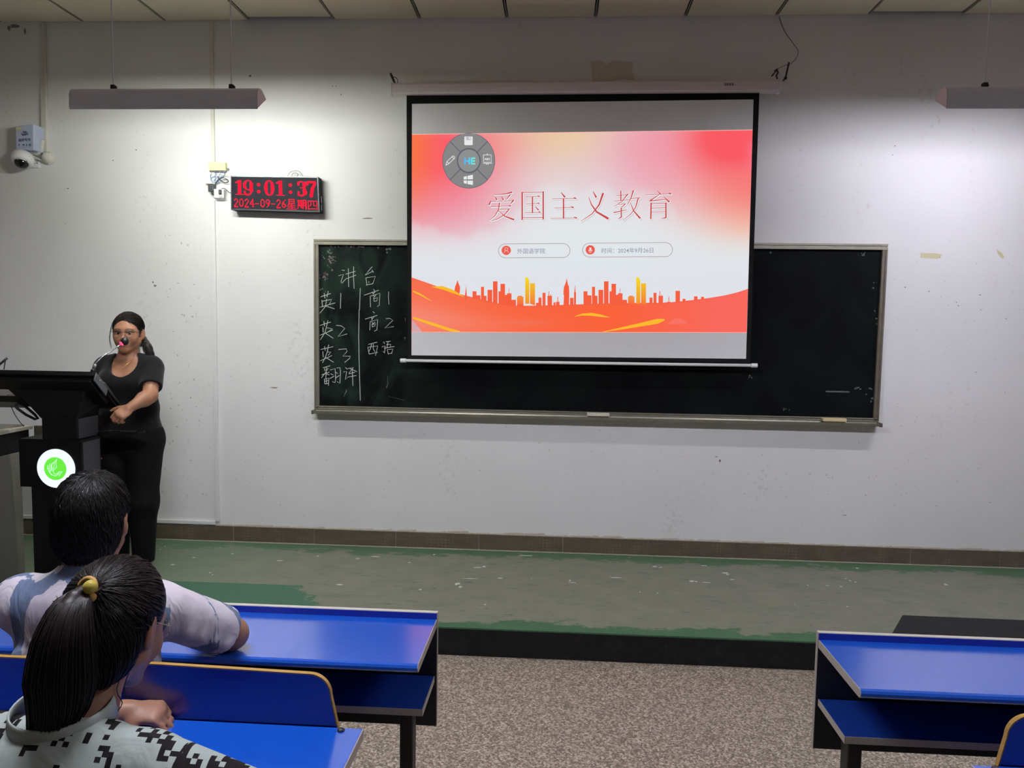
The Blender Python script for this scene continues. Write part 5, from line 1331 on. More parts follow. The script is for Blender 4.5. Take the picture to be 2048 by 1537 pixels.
student_desk(1, -3.548, 0.352, 0.755, 'second row blue desk with rounded seat back at the bottom right corner', ledge=False, shelf=True, back=(0.835, 0.732), seat=True)
bn = thing('bench', (-1.6, -4.2, FL), 'blue bench seat under the girl with the ponytail', 'bench')
MB().box(-2.5, -0.9, -4.35, -4.02, FL + 0.417, FL + 0.435).build('seat', M['blue_back'], bn, bevel=0.005)
for xx in (-2.3, -1.05):
    MB().box(xx - 0.02, xx + 0.02, -4.22, -4.16, FL, FL + 0.417).build('leg', M['desk_metal'], bn)
# ================================================================== people
def hand(S, wrist, fdir, palm_n, thumb_side, curl=(0.5, 0.7, 0.4), scale=1.0, spread=0.10, grow=0.0, thumb_curl=0.4):
    """five separate fingers on a palm. fdir: where the fingers point, palm_n: the way the palm faces,
    thumb_side: +1 / -1 along (fdir x palm_n)"""
    f = Vector(fdir).normalized(); pn = Vector(palm_n); pn = (pn - f * pn.dot(f)).normalized(); sd = f.cross(pn).normalized() * thumb_side
    w = Vector(wrist); s = scale
    R = np.array([[sd.x, f.x, -pn.x], [sd.y, f.y, -pn.y], [sd.z, f.z, -pn.z]])
    S.cone(w - f * 0.03 * s, w + f * 0.015 * s, 0.026 * s, 0.027 * s, 0.012)
    S.ell(w + f * 0.048 * s, (0.040 * s, 0.050 * s, 0.016 * s), R, 0.012)
    S.ell(w + f * 0.075 * s, (0.038 * s, 0.016 * s, 0.013 * s), R, 0.008)
    ln = [(0.040, 0.024, 0.020), (0.044, 0.028, 0.021), (0.041, 0.026, 0.020), (0.032, 0.019, 0.018)]
    for i in range(4):
        off = (0.029 - 0.0195 * i) * s
        p = w + f * (0.083 - 0.004 * abs(i - 1)) * s + sd * off
        dirv = (f + sd * (0.5 - i / 3) * spread).normalized(); ang = 0
        pts = [p - f * 0.02 * s, p]; rs = [0.0085 * s, 0.0096 * s]
        for j in range(3):
            ang += curl[j] * (1.0 + 0.06 * i)
            dv = dirv * math.cos(ang) + pn * math.sin(ang)
            p = p + dv * ln[i][j] * s; pts.append(p); rs.append((0.0088, 0.0080, 0.0068)[j] * s * (0.9 if i == 3 else 1))
        S.chain(pts, rs, 0.0035)
    p = w + f * 0.022 * s + sd * 0.026 * s + pn * 0.006 * s; dv = (sd * 0.75 + f * 0.6 + pn * 0.35).normalized(); pts = [w + f * 0.015 * s + sd * 0.012 * s, p]; rs = [0.014 * s, 0.013 * s]
    for j in range(3):
        p = p + dv * (0.030, 0.028, 0.022)[j] * s; pts.append(p); rs.append((0.0115, 0.0098, 0.0075)[j] * s)
        dv = (dv + (f * 0.55 - sd * 0.35 + pn * 0.15) * thumb_curl).normalized()
    S.chain(pts, rs, 0.006)

class Head:
    def __init__(s, c, f, up=(0, 0, 1), scale=1.0):
        s.c = np.array(c, float); s.R = rot_from(f, up); s.k = scale
    def w(s, p): return s.c + s.R @ (np.array(p, float) * s.k)
    def ell(s, S, c, r, k=0.012, op='u', rot=None, grow=0.0):
        R = s.R if rot is None else s.R @ rot
        S.ell(s.w(c), np.array(r) * s.k, R, k, op, grow)
    def cone(s, S, a, b, ra, rb, k=0.012, op='u'): S.cone(s.w(a), s.w(b), ra * s.k, rb * s.k, k, op)
    def local(s, V): return ((V - s.c) @ s.R) / s.k
    def skull(s, S, female=True):
        s.ell(S, (0, -0.014, 0.030), (0.073, 0.092, 0.083))
        s.ell(S, (0, 0.030, -0.012), (0.064, 0.060, 0.086), 0.03)
        for q in (-1, 1):
            s.cone(S, (q * 0.052, 0.005, -0.055), (q * 0.012, 0.070, -0.096), 0.021, 0.016, 0.025)
            s.ell(S, (q * 0.036, 0.060, -0.034), (0.026, 0.024, 0.030), 0.02)
        s.ell(S, (0, 0.074, -0.098), (0.020, 0.016, 0.016), 0.018)
        s.ell(S, (0, 0.080, -0.062), (0.028, 0.016, 0.026), 0.018)
        s.ell(S, (0, 0.074, 0.022), (0.050, 0.014, 0.012), 0.02)
        for q in (-1, 1):
            s.ell(S, (q * 0.031, 0.098, -0.001), (0.019, 0.013, 0.011), 0.012, 's')
            s.ell(S, (q * 0.031, 0.0745, 0.0), (0.0140, 0.0120, 0.0105), 0.004)
        s.cone(S, (0, 0.083, 0.006), (0, 0.101, -0.031), 0.008, 0.0115, 0.010)
        for q in (-1, 1): s.ell(S, (q * 0.0115, 0.093, -0.036), (0.008, 0.010, 0.007), 0.006)
        for q in (-1, 1): s.ell(S, (q * 0.006, 0.102, -0.043), (0.0035, 0.005, 0.003), 0.003, 's')
        s.ell(S, (0, 0.094, -0.0600), (0.021, 0.0085, 0.0052), 0.005); s.ell(S, (0, 0.0935, -0.0690), (0.018, 0.0090, 0.0062), 0.005)
        s.ell(S, (0, 0.1035, -0.0645), (0.022, 0.006, 0.0014), 0.003, 's')
        for q in (-1, 1):
            rt = np.array(Matrix.Rotation(q * 0.35, 3, 'Z'))
            s.ell(S, (q * 0.079, -0.010, -0.008), (0.010, 0.020, 0.033), 0.006, 'u', rt)
            s.ell(S, (q * 0.089, -0.006, -0.004), (0.007, 0.011, 0.019), 0.004, 's', rt)
            s.ell(S, (q * 0.076, -0.003, -0.034), (0.007, 0.009, 0.010), 0.006)
    def colours(s, V, base, lip, brow):
        p = s.local(V); C = np.tile(np.array(base), (len(V), 1))
        def bl(w, c):
            nonlocal C
            C = C * (1 - w[:, None]) + np.array(c) * w[:, None]
        d = np.sqrt((p[:, 0] / 0.022) ** 2 + ((p[:, 2] + 0.0645) / 0.0105) ** 2 + ((p[:, 1] - 0.098) / 0.02) ** 2)
        bl(np.clip((1.15 - d) / 0.3, 0, 1) * 0.85, lip)
        for q in (-1, 1):
            x = (p[:, 0] * q - 0.032) / 0.021; zc = 0.021 + 0.004 * (1 - x ** 2)
            w = np.clip(1.2 - np.abs(x), 0, 0.5) * 2 * np.clip((0.0042 - np.abs(p[:, 2] - zc)) / 0.0022, 0, 1) * (p[:, 1] > 0.05)
            bl(np.clip(w, 0, 1) * 0.8, brow)
            e = np.sqrt(((p[:, 0] * q - 0.031) / 0.017) ** 2 + ((p[:, 2] - 0.0065) / 0.0030) ** 2); bl(np.clip(1.2 - e, 0, 1) * (p[:, 1] > 0.05), (0.02, 0.012, 0.01))
            ch = np.sqrt(((p[:, 0] * q - 0.040) / 0.026) ** 2 + ((p[:, 2] + 0.030) / 0.024) ** 2); bl(np.clip(1 - ch, 0, 1) * 0.35 * (p[:, 1] > 0.03), (0.46, 0.20, 0.14))
        return C
    def eyes(s, parent, look=(0, 1, 0)):
        for q in (-1, 1):
            c = s.w((q * 0.031, 0.0752, -0.001)); ob = MB().ball(c, 0.0118 * s.k, 16, 10).build('eye', M['eye'], parent, smooth=True)
            g = Vector(s.R @ np.array(look)).normalized()
            MB().lathe(Vector(c) + g * 0.0102 * s.k, g, [(0, 0.0062 * s.k), (0.0015 * s.k, 0.0050 * s.k), (0.0019 * s.k, 0.001)], 14).build('iris', M['iris'], ob, smooth=True)

def strands(mb, lines, r, n=3):
    for pts in lines:
        k = len(pts); rr = [r * (0.9 if 0 < i < k - 1 else 0.45) for i in range(k)]
        mb.tube(pts, rr, n, caps=False)

def raw_object(name, sdf, lines, r, mat, parent):
    """hair: a fitted cap plus strands in one mesh"""
    V, F = sdf.mesh()
    mb = MB(); strands(mb, lines, r)
    o0 = np.array(world_loc(parent)); n0 = len(V)
    V2 = np.concatenate([V, np.array(mb.v)]) - o0 if mb.v else V - o0
    fs = [tuple(q) for q in F] + [tuple(i + n0 for i in f) for f in mb.f]
    me = bpy.data.meshes.new(name); me.from_pydata([tuple(p) for p in V2], [], fs); me.materials.append(mat)
    me.polygons.foreach_set('use_smooth', np.ones(len(me.polygons), bool)); me.update()
    o = bpy.data.objects.new(name, me); COL.objects.link(o); o.parent = parent
    return o

def smooth_line(P, n=9):
    P = [np.array(p, float) for p in P]; k = len(P) - 1; out = []
    for t in np.linspace(0, 1, n):
        i = min(int(t * k), k - 1); u = t * k - i
        p0, p1, p2, p3 = P[max(i - 1, 0)], P[i], P[i + 1], P[min(i + 2, k)]
        out.append(0.5 * ((2 * p1) + (-p0 + p2) * u + (2 * p0 - 5 * p1 + 4 * p2 - p3) * u * u + (-p0 + 3 * p1 - 3 * p2 + p3) * u ** 3))
    return out

def comb(S, head, target, n, L0, L1, lift, jitter=0.10, keep=None, R2=0.19):
    """strands lying on the surface of a hair cap, all combed towards one point"""
    V, F = S.mesh(); N = np.zeros_like(V); fn = np.cross(V[F[:, 2]] - V[F[:, 0]], V[F[:, 3]] - V[F[:, 1]])
    for k in range(4): np.add.at(N, F[:, k], fn)
    N /= np.maximum(np.linalg.norm(N, axis=1), 1e-12)[:, None]
    if ((V - head.c) * N).sum() < 0: N = -N
    P, Q = head.local(V), N @ head.R; tgt = np.array(target); out = []
    for i in rng.choice(len(V), n):
        p, v = P[i] + rng.normal(0, 0.001, 3), Q[i]
        if v @ (p / np.linalg.norm(p)) < 0.5 or (keep is not None and not keep(p)): continue
        d = tgt - p; dist = np.linalg.norm(d); d = d - v * (d @ v); m = np.linalg.norm(d)
        if m < 1e-5: continue
        d = d / m + rng.normal(0, jitter, 3); d -= v * (d @ v); L = min(rng.uniform(L0, L1), dist * 0.9); lf = rng.uniform(0.3, 1.0) * lift
        out.append([head.w(p + d * L * t + v * (0.0003 + lf * math.sin(math.pi * (0.08 + 0.84 * t)) - (L * t) ** 2 / R2)) for t in (0, 0.2, 0.4, 0.6, 0.8, 1.0)])
    return out

SKIN_W, SKIN_M, SKIN_G = (0.40, 0.195, 0.115), (0.33, 0.165, 0.10), (0.34, 0.175, 0.115)

# ------------------------------------------------------------------ the speaker
wx, wy = -2.945, -0.75
H = Head((-2.937, -0.760, 1.548), (0.26, -0.96, -0.03), scale=1.06)
fx, fy = 0.24, -0.97                        # the way her chest faces
def bodyW(S, g=0.0, legs=True, arms=True):
    S.ell((wx, wy, 1.245), (0.165, 0.112, 0.165), None, 0.05, grow=g)
    for q in (-1, 1): S.ell((wx + 0.072 * q * 0.97 + 0.075 * fx, wy + 0.072 * q * 0.24 + 0.075 * fy, 1.232), (0.080, 0.072, 0.078), None, 0.05, grow=g)
    S.ell((wx - 0.005, wy, 1.07), (0.182, 0.128, 0.15), None, 0.06, grow=g)
    S.cone((wx - 0.135, wy - 0.0, 1.340), (wx + 0.145, wy, 1.345), 0.056, 0.056, 0.05, grow=g)
    S.cone((wx, wy, 1.34), (wx + 0.008, wy, 1.40), 0.085, 0.058, 0.04, grow=g)
    return S
def hipsW(S, g=0.0):
    S.ell((wx, wy + 0.01, 0.90), (0.192, 0.140, 0.15), None, 0.05, grow=g)
    S.chain([(wx + 0.095, wy + 0.01, 0.85), (wx + 0.080, wy - 0.01, 0.47), (wx + 0.060, wy + 0.02, 0.08)], [0.100 + g, 0.078 + g, 0.055 + g], 0.05)
    S.chain([(wx - 0.095, wy + 0.01, 0.85), (wx - 0.100, wy - 0.01, 0.47), (wx - 0.105, wy + 0.01, 0.08)], [0.100 + g, 0.078 + g, 0.055 + g], 0.03)
    return S
LSh, LEl, LWr = Vector((wx + 0.165, wy - 0.01, 1.322)), Vector((-2.722, -0.905, 1.168)), Vector((-2.753, -1.040, 1.118))
RSh, REl, RWr = Vector((wx - 0.160, wy + 0.0, 1.315)), Vector((-3.165, -0.735, 1.08)), Vector((-3.135, -0.86, 0.90))
S = SDF((-3.30, -1.22, 0.0), (-2.60, -0.55, 1.72), 0.0052)
hipsW(S, -0.012); bodyW(S, -0.008)
H.skull(S)
S.cone((wx + 0.005, wy + 0.005, 1.36), H.w((0, -0.020, -0.055)), 0.060, 0.056, 0.035)
S.chain([LSh, LEl], [0.052, 0.043], 0.03); S.chain([LEl, LEl.lerp(LWr, 0.35), LWr], [0.043, 0.044, 0.028], 0.02)
S.chain([RSh, REl, RWr], [0.052, 0.043, 0.027], 0.03)
hand(S, LWr + Vector((-0.004, -0.012, -0.006)), (-0.45, -0.70, -0.50), (-0.50, 0.15, -0.70), -1, (0.75, 0.95, 0.6), 1.0)
hand(S, RWr, (0.15, -0.2, -1), (0.8, 0, 0.1), -1, (0.3, 0.4, 0.3), 0.98)
for q in (-1, 1):
    S.cone((wx + 0.075 * q - 0.02, wy + 0.02, 0.05), (wx + 0.075 * q - 0.01, wy - 0.13, 0.03), 0.04, 0.032, 0.02)
def colW(V):
    C = H.colours(V, SKIN_W, (0.40, 0.12, 0.10), (0.03, 0.02, 0.018))
    return C
woman = sdf_object('person', S, M['skin'], None, (wx, wy, 0.0), colW, 1)
tag(woman, 'standing woman in black with glasses and ponytail speaking at the lectern', 'person')
H.eyes(woman, (-0.15, 1, -0.02))
# black T-shirt with a scoop neck
S = SDF((-3.30, -1.05, 0.85), (-2.60, -0.55, 1.46), 0.0055)
bodyW(S, 0.010); S.ell((wx, wy + 0.008, 0.93), (0.196, 0.145, 0.13), None, 0.05)
S.chain([LSh, LSh.lerp(LEl, 0.62)], [0.066, 0.066], 0.03); S.chain([RSh, RSh.lerp(REl, 0.62)], [0.066, 0.064], 0.03)
S.ell((wx - 0.005 + 0.10 * fx, wy + 0.10 * fy, 1.375), (0.083, 0.105, 0.102), None, 0.008, 's')
S.cone((wx + 0.003, wy + 0.02, 1.36), (wx + 0.003, wy + 0.03, 1.50), 0.080, 0.09, 0.008, 's')
S.cut(LSh.lerp(LEl, 0.52), LEl - LSh) if False else None
dv = (LEl - LSh).normalized(); pc = LSh.lerp(LEl, 0.56)
S.cone(pc + dv * 0.088, pc + dv * 0.20, 0.085, 0.085, 0.004, 's')
S.cut((0, 0, 0.892), (0, 0, -1))
sdf_object('t_shirt', S, M['cloth_black'], woman)
S = SDF((-3.25, -1.0, 0.04), (-2.65, -0.5, 1.0), 0.007)
hipsW(S, 0.010); S.cut((0, 0, 0.955), (0, 0, 1)); S.cut((0, 0, 0.075), (0, 0, -1))
sdf_object('trousers', S, M['cloth_trouser'], woman)
for q in (-1, 1):
    S = SDF((wx - 0.2, wy - 0.22, -0.005), (wx + 0.2, wy + 0.12, 0.13), 0.006)
    S.cone((wx + 0.075 * q - 0.02, wy + 0.03, 0.042), (wx + 0.075 * q - 0.01, wy - 0.135, 0.032), 0.046, 0.038, 0.02); S.cut((0, 0, 0.001), (0, 0, -1)); S.cut((0, 0, 0.075), (0, 0, 1))
    sdf_object('shoe', S, M['sole'], woman)
# hair pulled back into a low ponytail over her left shoulder
S = SDF((-3.12, -0.95, 1.36), (-2.74, -0.58, 1.72), 0.0042)
H.ell(S, (0, -0.018, 0.034), (0.081, 0.098, 0.088), 0.01); H.ell(S, (0, -0.050, -0.020), (0.074, 0.058, 0.078), 0.02)
H.ell(S, (0.0, 0.078, -0.012), (0.063, 0.062, 0.084), 0.006, 's'); H.ell(S, (0.0, 0.10, -0.07), (0.085, 0.090, 0.072), 0.008, 's')
for q in (-1, 1): H.ell(S, (q * 0.088, 0.004, -0.030), (0.026, 0.026, 0.030), 0.006, 's')
tie = H.w((-0.050, -0.092, -0.030)); mid = np.array([-2.826, -0.738, 1.462]); end = np.array([-2.802, -0.745, 1.390])
keep = lambda p: not (p[1] > 0.052 and p[2] < 0.07)
lines = comb(S, H, (-0.050, -0.092, -0.030), 3600, 0.035, 0.060, 0.0022, 0.07, keep)
S.chain(smooth_line([H.w((-0.035, -0.075, -0.015)), tie, mid, end], 10), list(np.interp(np.linspace(0, 1, 10), [0, 0.33, 0.66, 1], [0.030, 0.021, 0.021, 0.007])), 0.012)
for i in range(260):
    an = rng.uniform(0, 2 * math.pi); rr = rng.uniform(0.75, 1.15); o = np.array([math.cos(an), math.sin(an), 0]); jit = rng.normal(0, 0.005, 3)
    lines.append(smooth_line([H.w((-0.045, -0.085, -0.025)) + o * 0.018 * rr, tie + o * 0.021 * rr, mid + o * 0.022 * rr + jit, end + o * 0.011 * rr + jit * 1.5 + np.array([0.006, 0, rng.uniform(-0.022, 0.008)])], 9))
for q, dz in ((0.072, 0.0), (0.069, 0.006), (0.075, -0.004), (0.071, -0.008)):   # loose locks beside the face (towards the lectern side)
    lines.append(smooth_line([H.w((q, 0.034, 0.062)), H.w((q + 0.012, 0.045, 0.0 + dz)), H.w((q + 0.015, 0.047, -0.045)), H.w((q + 0.006, 0.050, -0.088 + dz))], 10))
lines.append(smooth_line([H.w((-0.060, -0.05, -0.06)), H.w((-0.062, -0.02, -0.10)), np.array([-2.862, -0.80, 1.43]), np.array([-2.868, -0.83, 1.395])], 10))
raw_object('hair', S, lines, 0.0012, M['hair_brown'], woman)
# glasses: dark bridge and brow bar, pale lower rims
gl = MB().tube([H.w((-0.010, 0.104, 0.006)), H.w((0, 0.107, 0.008)), H.w((0.010, 0.104, 0.006))], 0.0014, 6).build('glasses', M['black_metal'], woman)
for q in (-1, 1):
    up, lo = [], []
    for k in range(11):
        t = k / 10; x = 0.010 + 0.046 * t; up.append(H.w((q * x, 0.105 - 0.020 * t * t, 0.007 + 0.006 * math.sin(math.pi * t))))
        lo.append(H.w((q * (0.011 + 0.044 * t), 0.104 - 0.020 * t * t, 0.006 - 0.030 * math.sin(math.pi * max(0.02, min(0.98, t))) ** 0.55)))
    MB().tube(up, 0.0023, 6).build('brow_bar', M['black_metal'], gl); MB().tube(lo, 0.0013, 6).build('lower_rim', M['chrome'], gl)
    MB().tube([H.w((q * 0.056, 0.085, 0.008)), H.w((q * 0.074, 0.060, 0.008)), H.w((q * 0.080, 0.0, 0.004))], 0.0013, 6).build('temple', M['black_metal'], gl)
MB().tube([(wx - 0.058, wy - 0.055, 1.39), (wx - 0.035, wy - 0.105, 1.35), (wx + 0.012, wy - 0.128, 1.318), (wx + 0.045, wy - 0.100, 1.35), (wx + 0.066, wy - 0.045, 1.39)], 0.0014, 6).build('necklace', M['gold'], woman)

# ------------------------------------------------------------------ the boy in the front row, seen from behind
mx, my = -1.545, -3.345
HM = Head((-1.550, -3.290, 1.058), (-0.20, 0.97, -0.10), scale=1.09)
MS_R, ME_R, MW_R = Vector((-1.330, -3.335, 0.822)), Vector((-1.232, -3.110, 0.660)), Vector((-1.42, -2.965, 0.650))
MS_L, ME_L, MW_L = Vector((-1.745, -3.335, 0.825)), Vector((-1.80, -3.12, 0.662)), Vector((-1.62, -2.965, 0.650))
def bodyM(S, g=0.0):
    S.ell((mx, my + 0.005, 0.66), (0.190, 0.112, 0.24), None, 0.06, grow=g)
    S.ell((mx, my + 0.03, 0.44), (0.170, 0.115, 0.16), None, 0.06, grow=g)
    S.cone((mx - 0.165, my + 0.005, 0.830), (mx + 0.175, my + 0.005, 0.825), 0.066, 0.066, 0.06, grow=g)
    S.cone((mx, my + 0.01, 0.85), (mx + 0.002, my + 0.025, 0.93), 0.085, 0.062, 0.06, grow=g)
    return S
S = SDF((-1.95, -3.60, FL), (-1.05, -2.75, 1.25), 0.0062)
bodyM(S, -0.006); HM.skull(S, False)
S.cone((mx, my + 0.02, 0.87), HM.w((0, -0.025, -0.05)), 0.064, 0.062, 0.035)
S.chain([MS_R, ME_R], [0.056, 0.046], 0.03); S.chain([ME_R, ME_R.lerp(MW_R, 0.3), MW_R], [0.046, 0.044, 0.029], 0.02)
S.chain([MS_L, ME_L], [0.056, 0.046], 0.03); S.chain([ME_L, ME_L.lerp(MW_L, 0.3), MW_L], [0.046, 0.044, 0.029], 0.02)
hand(S, MW_R, (-0.9, 0.35, -0.10), (0.0, 0, -1), 1, (0.10, 0.15, 0.1), 1.05); hand(S, MW_L, (0.9, 0.35, -0.10), (0, 0, -1), -1, (0.10, 0.15, 0.1), 1.05)
for q in (-1, 1):
    S.chain([(mx + 0.09 * q, my + 0.03, 0.372), (mx + 0.12 * q, -2.93, 0.300), (mx + 0.13 * q, -2.93, FL + 0.07)], [0.078, 0.056, 0.042], 0.03)
    S.cone((mx + 0.13 * q, -2.95, FL + 0.04), (mx + 0.14 * q, -2.84, FL + 0.035), 0.04, 0.032, 0.02)
man = sdf_object('person', S, M['skin'], None, (mx, my, FL), lambda V: HM.colours(V, SKIN_M, (0.34, 0.14, 0.11), (0.02, 0.015, 0.012)), 1)
tag(man, 'seated boy seen from behind, short black hair, white shirt with slate-blue brush strokes', 'person')
HM.eyes(man)
S = SDF((-1.97, -3.62, 0.30), (-1.05, -2.98, 0.98), 0.0062)
bodyM(S, 0.012)
S.chain([MS_R, MS_R.lerp(ME_R, 0.82)], [0.072, 0.074], 0.03); S.chain([MS_L, MS_L.lerp(ME_L, 0.85)], [0.073, 0.078], 0.03)
for a, b in ((MS_R, ME_R), (MS_L, ME_L)):
    dv = (b - a).normalized(); pc = a.lerp(b, 0.74); S.cone(pc + dv * 0.095, pc + dv * 0.22, 0.095, 0.095, 0.004, 's')
# folds running from the shoulders
for k in range(9):
    x = mx - 0.20 + 0.05 * k + rng.uniform(-0.01, 0.01); z = rng.uniform(0.55, 0.72)
    S.cone((x, my - 0.118 + 0.02 * abs(k - 4) * 0.5, z), (x + rng.uniform(-0.05, 0.05), my - 0.112 + 0.02 * abs(k - 4) * 0.5, z - 0.22), 0.012, 0.016, 0.03)
for k in range(4):
    p0 = MS_R.lerp(ME_R, 0.25 + 0.17 * k); S.cone(p0 + Vector((-0.055, -0.045, 0.02)), p0 + Vector((0.045, -0.045, -0.03)), 0.008, 0.010, 0.03)
S.cone((mx, my + 0.03, 0.90), (mx + 0.0, my + 0.06, 1.02), 0.075, 0.09, 0.01, 's')
S.cut((0, 0, 0.34), (0, 0, -1))
sdf_object('t_shirt', S, M['shirt_man'], man)
S = SDF((-1.85, -3.56, FL), (-1.25, -2.82, 0.52), 0.009)
S.ell((mx, my + 0.03, 0.42), (0.172, 0.118, 0.125), None, 0.05, grow=0.006)
for q in (-1, 1): S.chain([(mx + 0.09 * q, my + 0.03, 0.372), (mx + 0.12 * q, -2.93, 0.300), (mx + 0.13 * q, -2.93, FL + 0.09)], [0.084, 0.063, 0.055], 0.03)
S.cut((0, 0, 0.46), (0, 0, 1)); S.cut((0, 0, 0.288), (0, 0, -1)) if False else None
sdf_object('trousers', S, M['jeans'], man)
for q in (-1, 1):
    S = SDF((mx + 0.13 * q - 0.08, -3.03, FL - 0.004), (mx + 0.14 * q + 0.08, -2.79, FL + 0.1), 0.006)
    S.cone((mx + 0.13 * q, -2.95, FL + 0.042), (mx + 0.138 * q, -2.845, FL + 0.036), 0.046, 0.04, 0.02); S.cut((0, 0, FL + 0.001), (0, 0, -1))
    sdf_object('shoe', S, M['sole'], man)
S = SDF((-1.75, -3.50, 0.86), (-1.33, -3.08, 1.25), 0.0045)
HM.ell(S, (0, -0.018, 0.038), (0.083, 0.101, 0.090), 0.01); HM.ell(S, (0, -0.046, -0.026), (0.079, 0.062, 0.088), 0.03)
HM.ell(S, (0, 0.105, -0.02), (0.075, 0.085, 0.085), 0.012, 's')
for q in (-1, 1): HM.ell(S, (q * 0.088, 0.004, -0.030), (0.022, 0.028, 0.036), 0.008, 's')
Vh, Fh = S.mesh(); Nh = np.zeros_like(Vh)
fn = np.cross(Vh[Fh[:, 2]] - Vh[Fh[:, 0]], Vh[Fh[:, 3]] - Vh[Fh[:, 1]])
for k in range(4): np.add.at(Nh, Fh[:, k], fn)
Nh /= np.maximum(np.linalg.norm(Nh, axis=1), 1e-12)[:, None]
if ((Vh - HM.c) * Nh).sum() < 0: Nh = -Nh
Lp = HM.local(Vh); Ln = Nh @ HM.R
wh = np.array([0.02, -0.045, 0.118]); lines = []
for i in rng.choice(len(Vh), 9000):
    p, v = Lp[i] + rng.normal(0, 0.001, 3), Ln[i]
    if p[1] > 0.03 and p[2] < 0.085: continue
    if v @ (p / np.linalg.norm(p)) < 0.55 or p[2] < -0.108: continue
    tdir = p - wh; tdir -= v * (tdir @ v); nrm = np.linalg.norm(tdir)
    if nrm < 1e-5: continue
    tdir = tdir / nrm + np.array([0.28, 0.08, 0]) + rng.normal(0, 0.16, 3); tdir -= v * (tdir @ v)
    L = rng.uniform(0.020, 0.036) * (0.5 if p[2] < -0.02 else 1.0); lf = rng.uniform(0.0010, 0.0042) * (0.6 if p[2] < -0.02 else 1.0)
    lines.append([HM.w(p + tdir * L * t + v * (0.0004 + lf * math.sin(2.5 * t) - (L * t) ** 2 / 0.20)) for t in (0, 0.35, 0.7, 1.0)])
raw_object('hair', S, lines, 0.0011, M['hair'], man)

# ------------------------------------------------------------------ the girl with the ponytail
gx, gy = -1.208, -3.965
HG = Head((-1.184, -3.780, 0.966), (0.10, 0.90, -0.40), scale=1.11)
GS_R, GE_R, GW_R = Vector((-1.010, -3.935, 0.738)), Vector((-0.745, -3.965, 0.658)), Vector((-0.945, -3.80, 0.475))
GS_L, GE_L, GW_L = Vector((-1.390, -3.935, 0.762)), Vector((-1.500, -3.740, 0.655)), Vector((-1.305, -3.560, 0.646))
def bodyG(S, g=0.0):
    S.ell((gx, gy - 0.03, 0.58), (0.170, 0.110, 0.20), None, 0.06, grow=g)
    S.ell((gx, gy - 0.13, 0.42), (0.170, 0.120, 0.15), None, 0.06, grow=g)
    S.cone((gx - 0.150, gy + 0.035, 0.762), (gx + 0.150, gy + 0.035, 0.745), 0.056, 0.056, 0.06, grow=g)
    S.cone((gx, gy + 0.04, 0.74), (gx + 0.012, gy + 0.085, 0.815), 0.085, 0.055, 0.05, grow=g)
    return S
S = SDF((-1.68, -4.30, FL), (-0.75, -3.45, 1.14), 0.0060)
bodyG(S, -0.006); HG.skull(S)
S.cone((gx + 0.012, gy + 0.075, 0.77), HG.w((0, -0.022, -0.05)), 0.052, 0.051, 0.03)
S.chain([GS_R, GE_R], [0.045, 0.038], 0.03); S.chain([GE_R, GE_R.lerp(GW_R, 0.3), GW_R], [0.038, 0.036, 0.024], 0.02)
S.chain([GS_L, GE_L], [0.045, 0.038], 0.03); S.chain([GE_L, GE_L.lerp(GW_L, 0.3), GW_L], [0.038, 0.036, 0.024], 0.02)
hand(S, GW_R, (-0.5, 0.8, -0.3), (0, 0, -1), 1, (0.3, 0.4, 0.3), 0.95); hand(S, GW_L, (0.97, 0.10, -0.05), (0.1, 0.25, -0.95), -1, (0.8, 1.1, 0.7), 1.0)
for q in (-1, 1):
    S.chain([(gx + 0.09 * q, gy - 0.13, 0.355), (gx + 0.10 * q, -3.72, 0.300), (gx + 0.10 * q, -3.72, FL + 0.07)], [0.074, 0.056, 0.040], 0.03)
    S.cone((gx + 0.10 * q, -3.74, FL + 0.04), (gx + 0.11 * q, -3.63, FL + 0.034), 0.038, 0.030, 0.02)
girl = sdf_object('person', S, M['skin'], None, (gx, gy, FL), lambda V: HG.colours(V, SKIN_G, (0.36, 0.13, 0.11), (0.02, 0.015, 0.012)), 1)
tag(girl, 'seated girl seen from behind with long dark ponytail and pixel-pattern shirt', 'person')
HG.eyes(girl)
S = SDF((-1.70, -4.32, 0.30), (-0.75, -3.50, 0.90), 0.0058)
bodyG(S, 0.012)
S.chain([GS_R, GS_R.lerp(GE_R, 0.97)], [0.066, 0.072], 0.03); S.chain([GS_L, GS_L.lerp(GE_L, 0.90)], [0.066, 0.070], 0.03)
for a, b in ((GS_R, GE_R), (GS_L, GE_L)):
    dv = (b - a).normalized(); pc = a.lerp(b, 1.02); S.cone(pc + dv * 0.085, pc + dv * 0.22, 0.088, 0.088, 0.004, 's')
for k in range(4):
    x = gx - 0.13 + 0.085 * k; S.cone((x, gy - 0.075, 0.70), (x + rng.uniform(-0.04, 0.04), gy - 0.135, 0.55), 0.010, 0.014, 0.03)
S.cone((gx + 0.008, gy + 0.09, 0.79), (gx + 0.03, gy + 0.16, 0.93), 0.078, 0.10, 0.008, 's')
S.cut((0, 0, 0.34), (0, 0, -1))
sdf_object('t_shirt', S, M['shirt_girl'], girl)
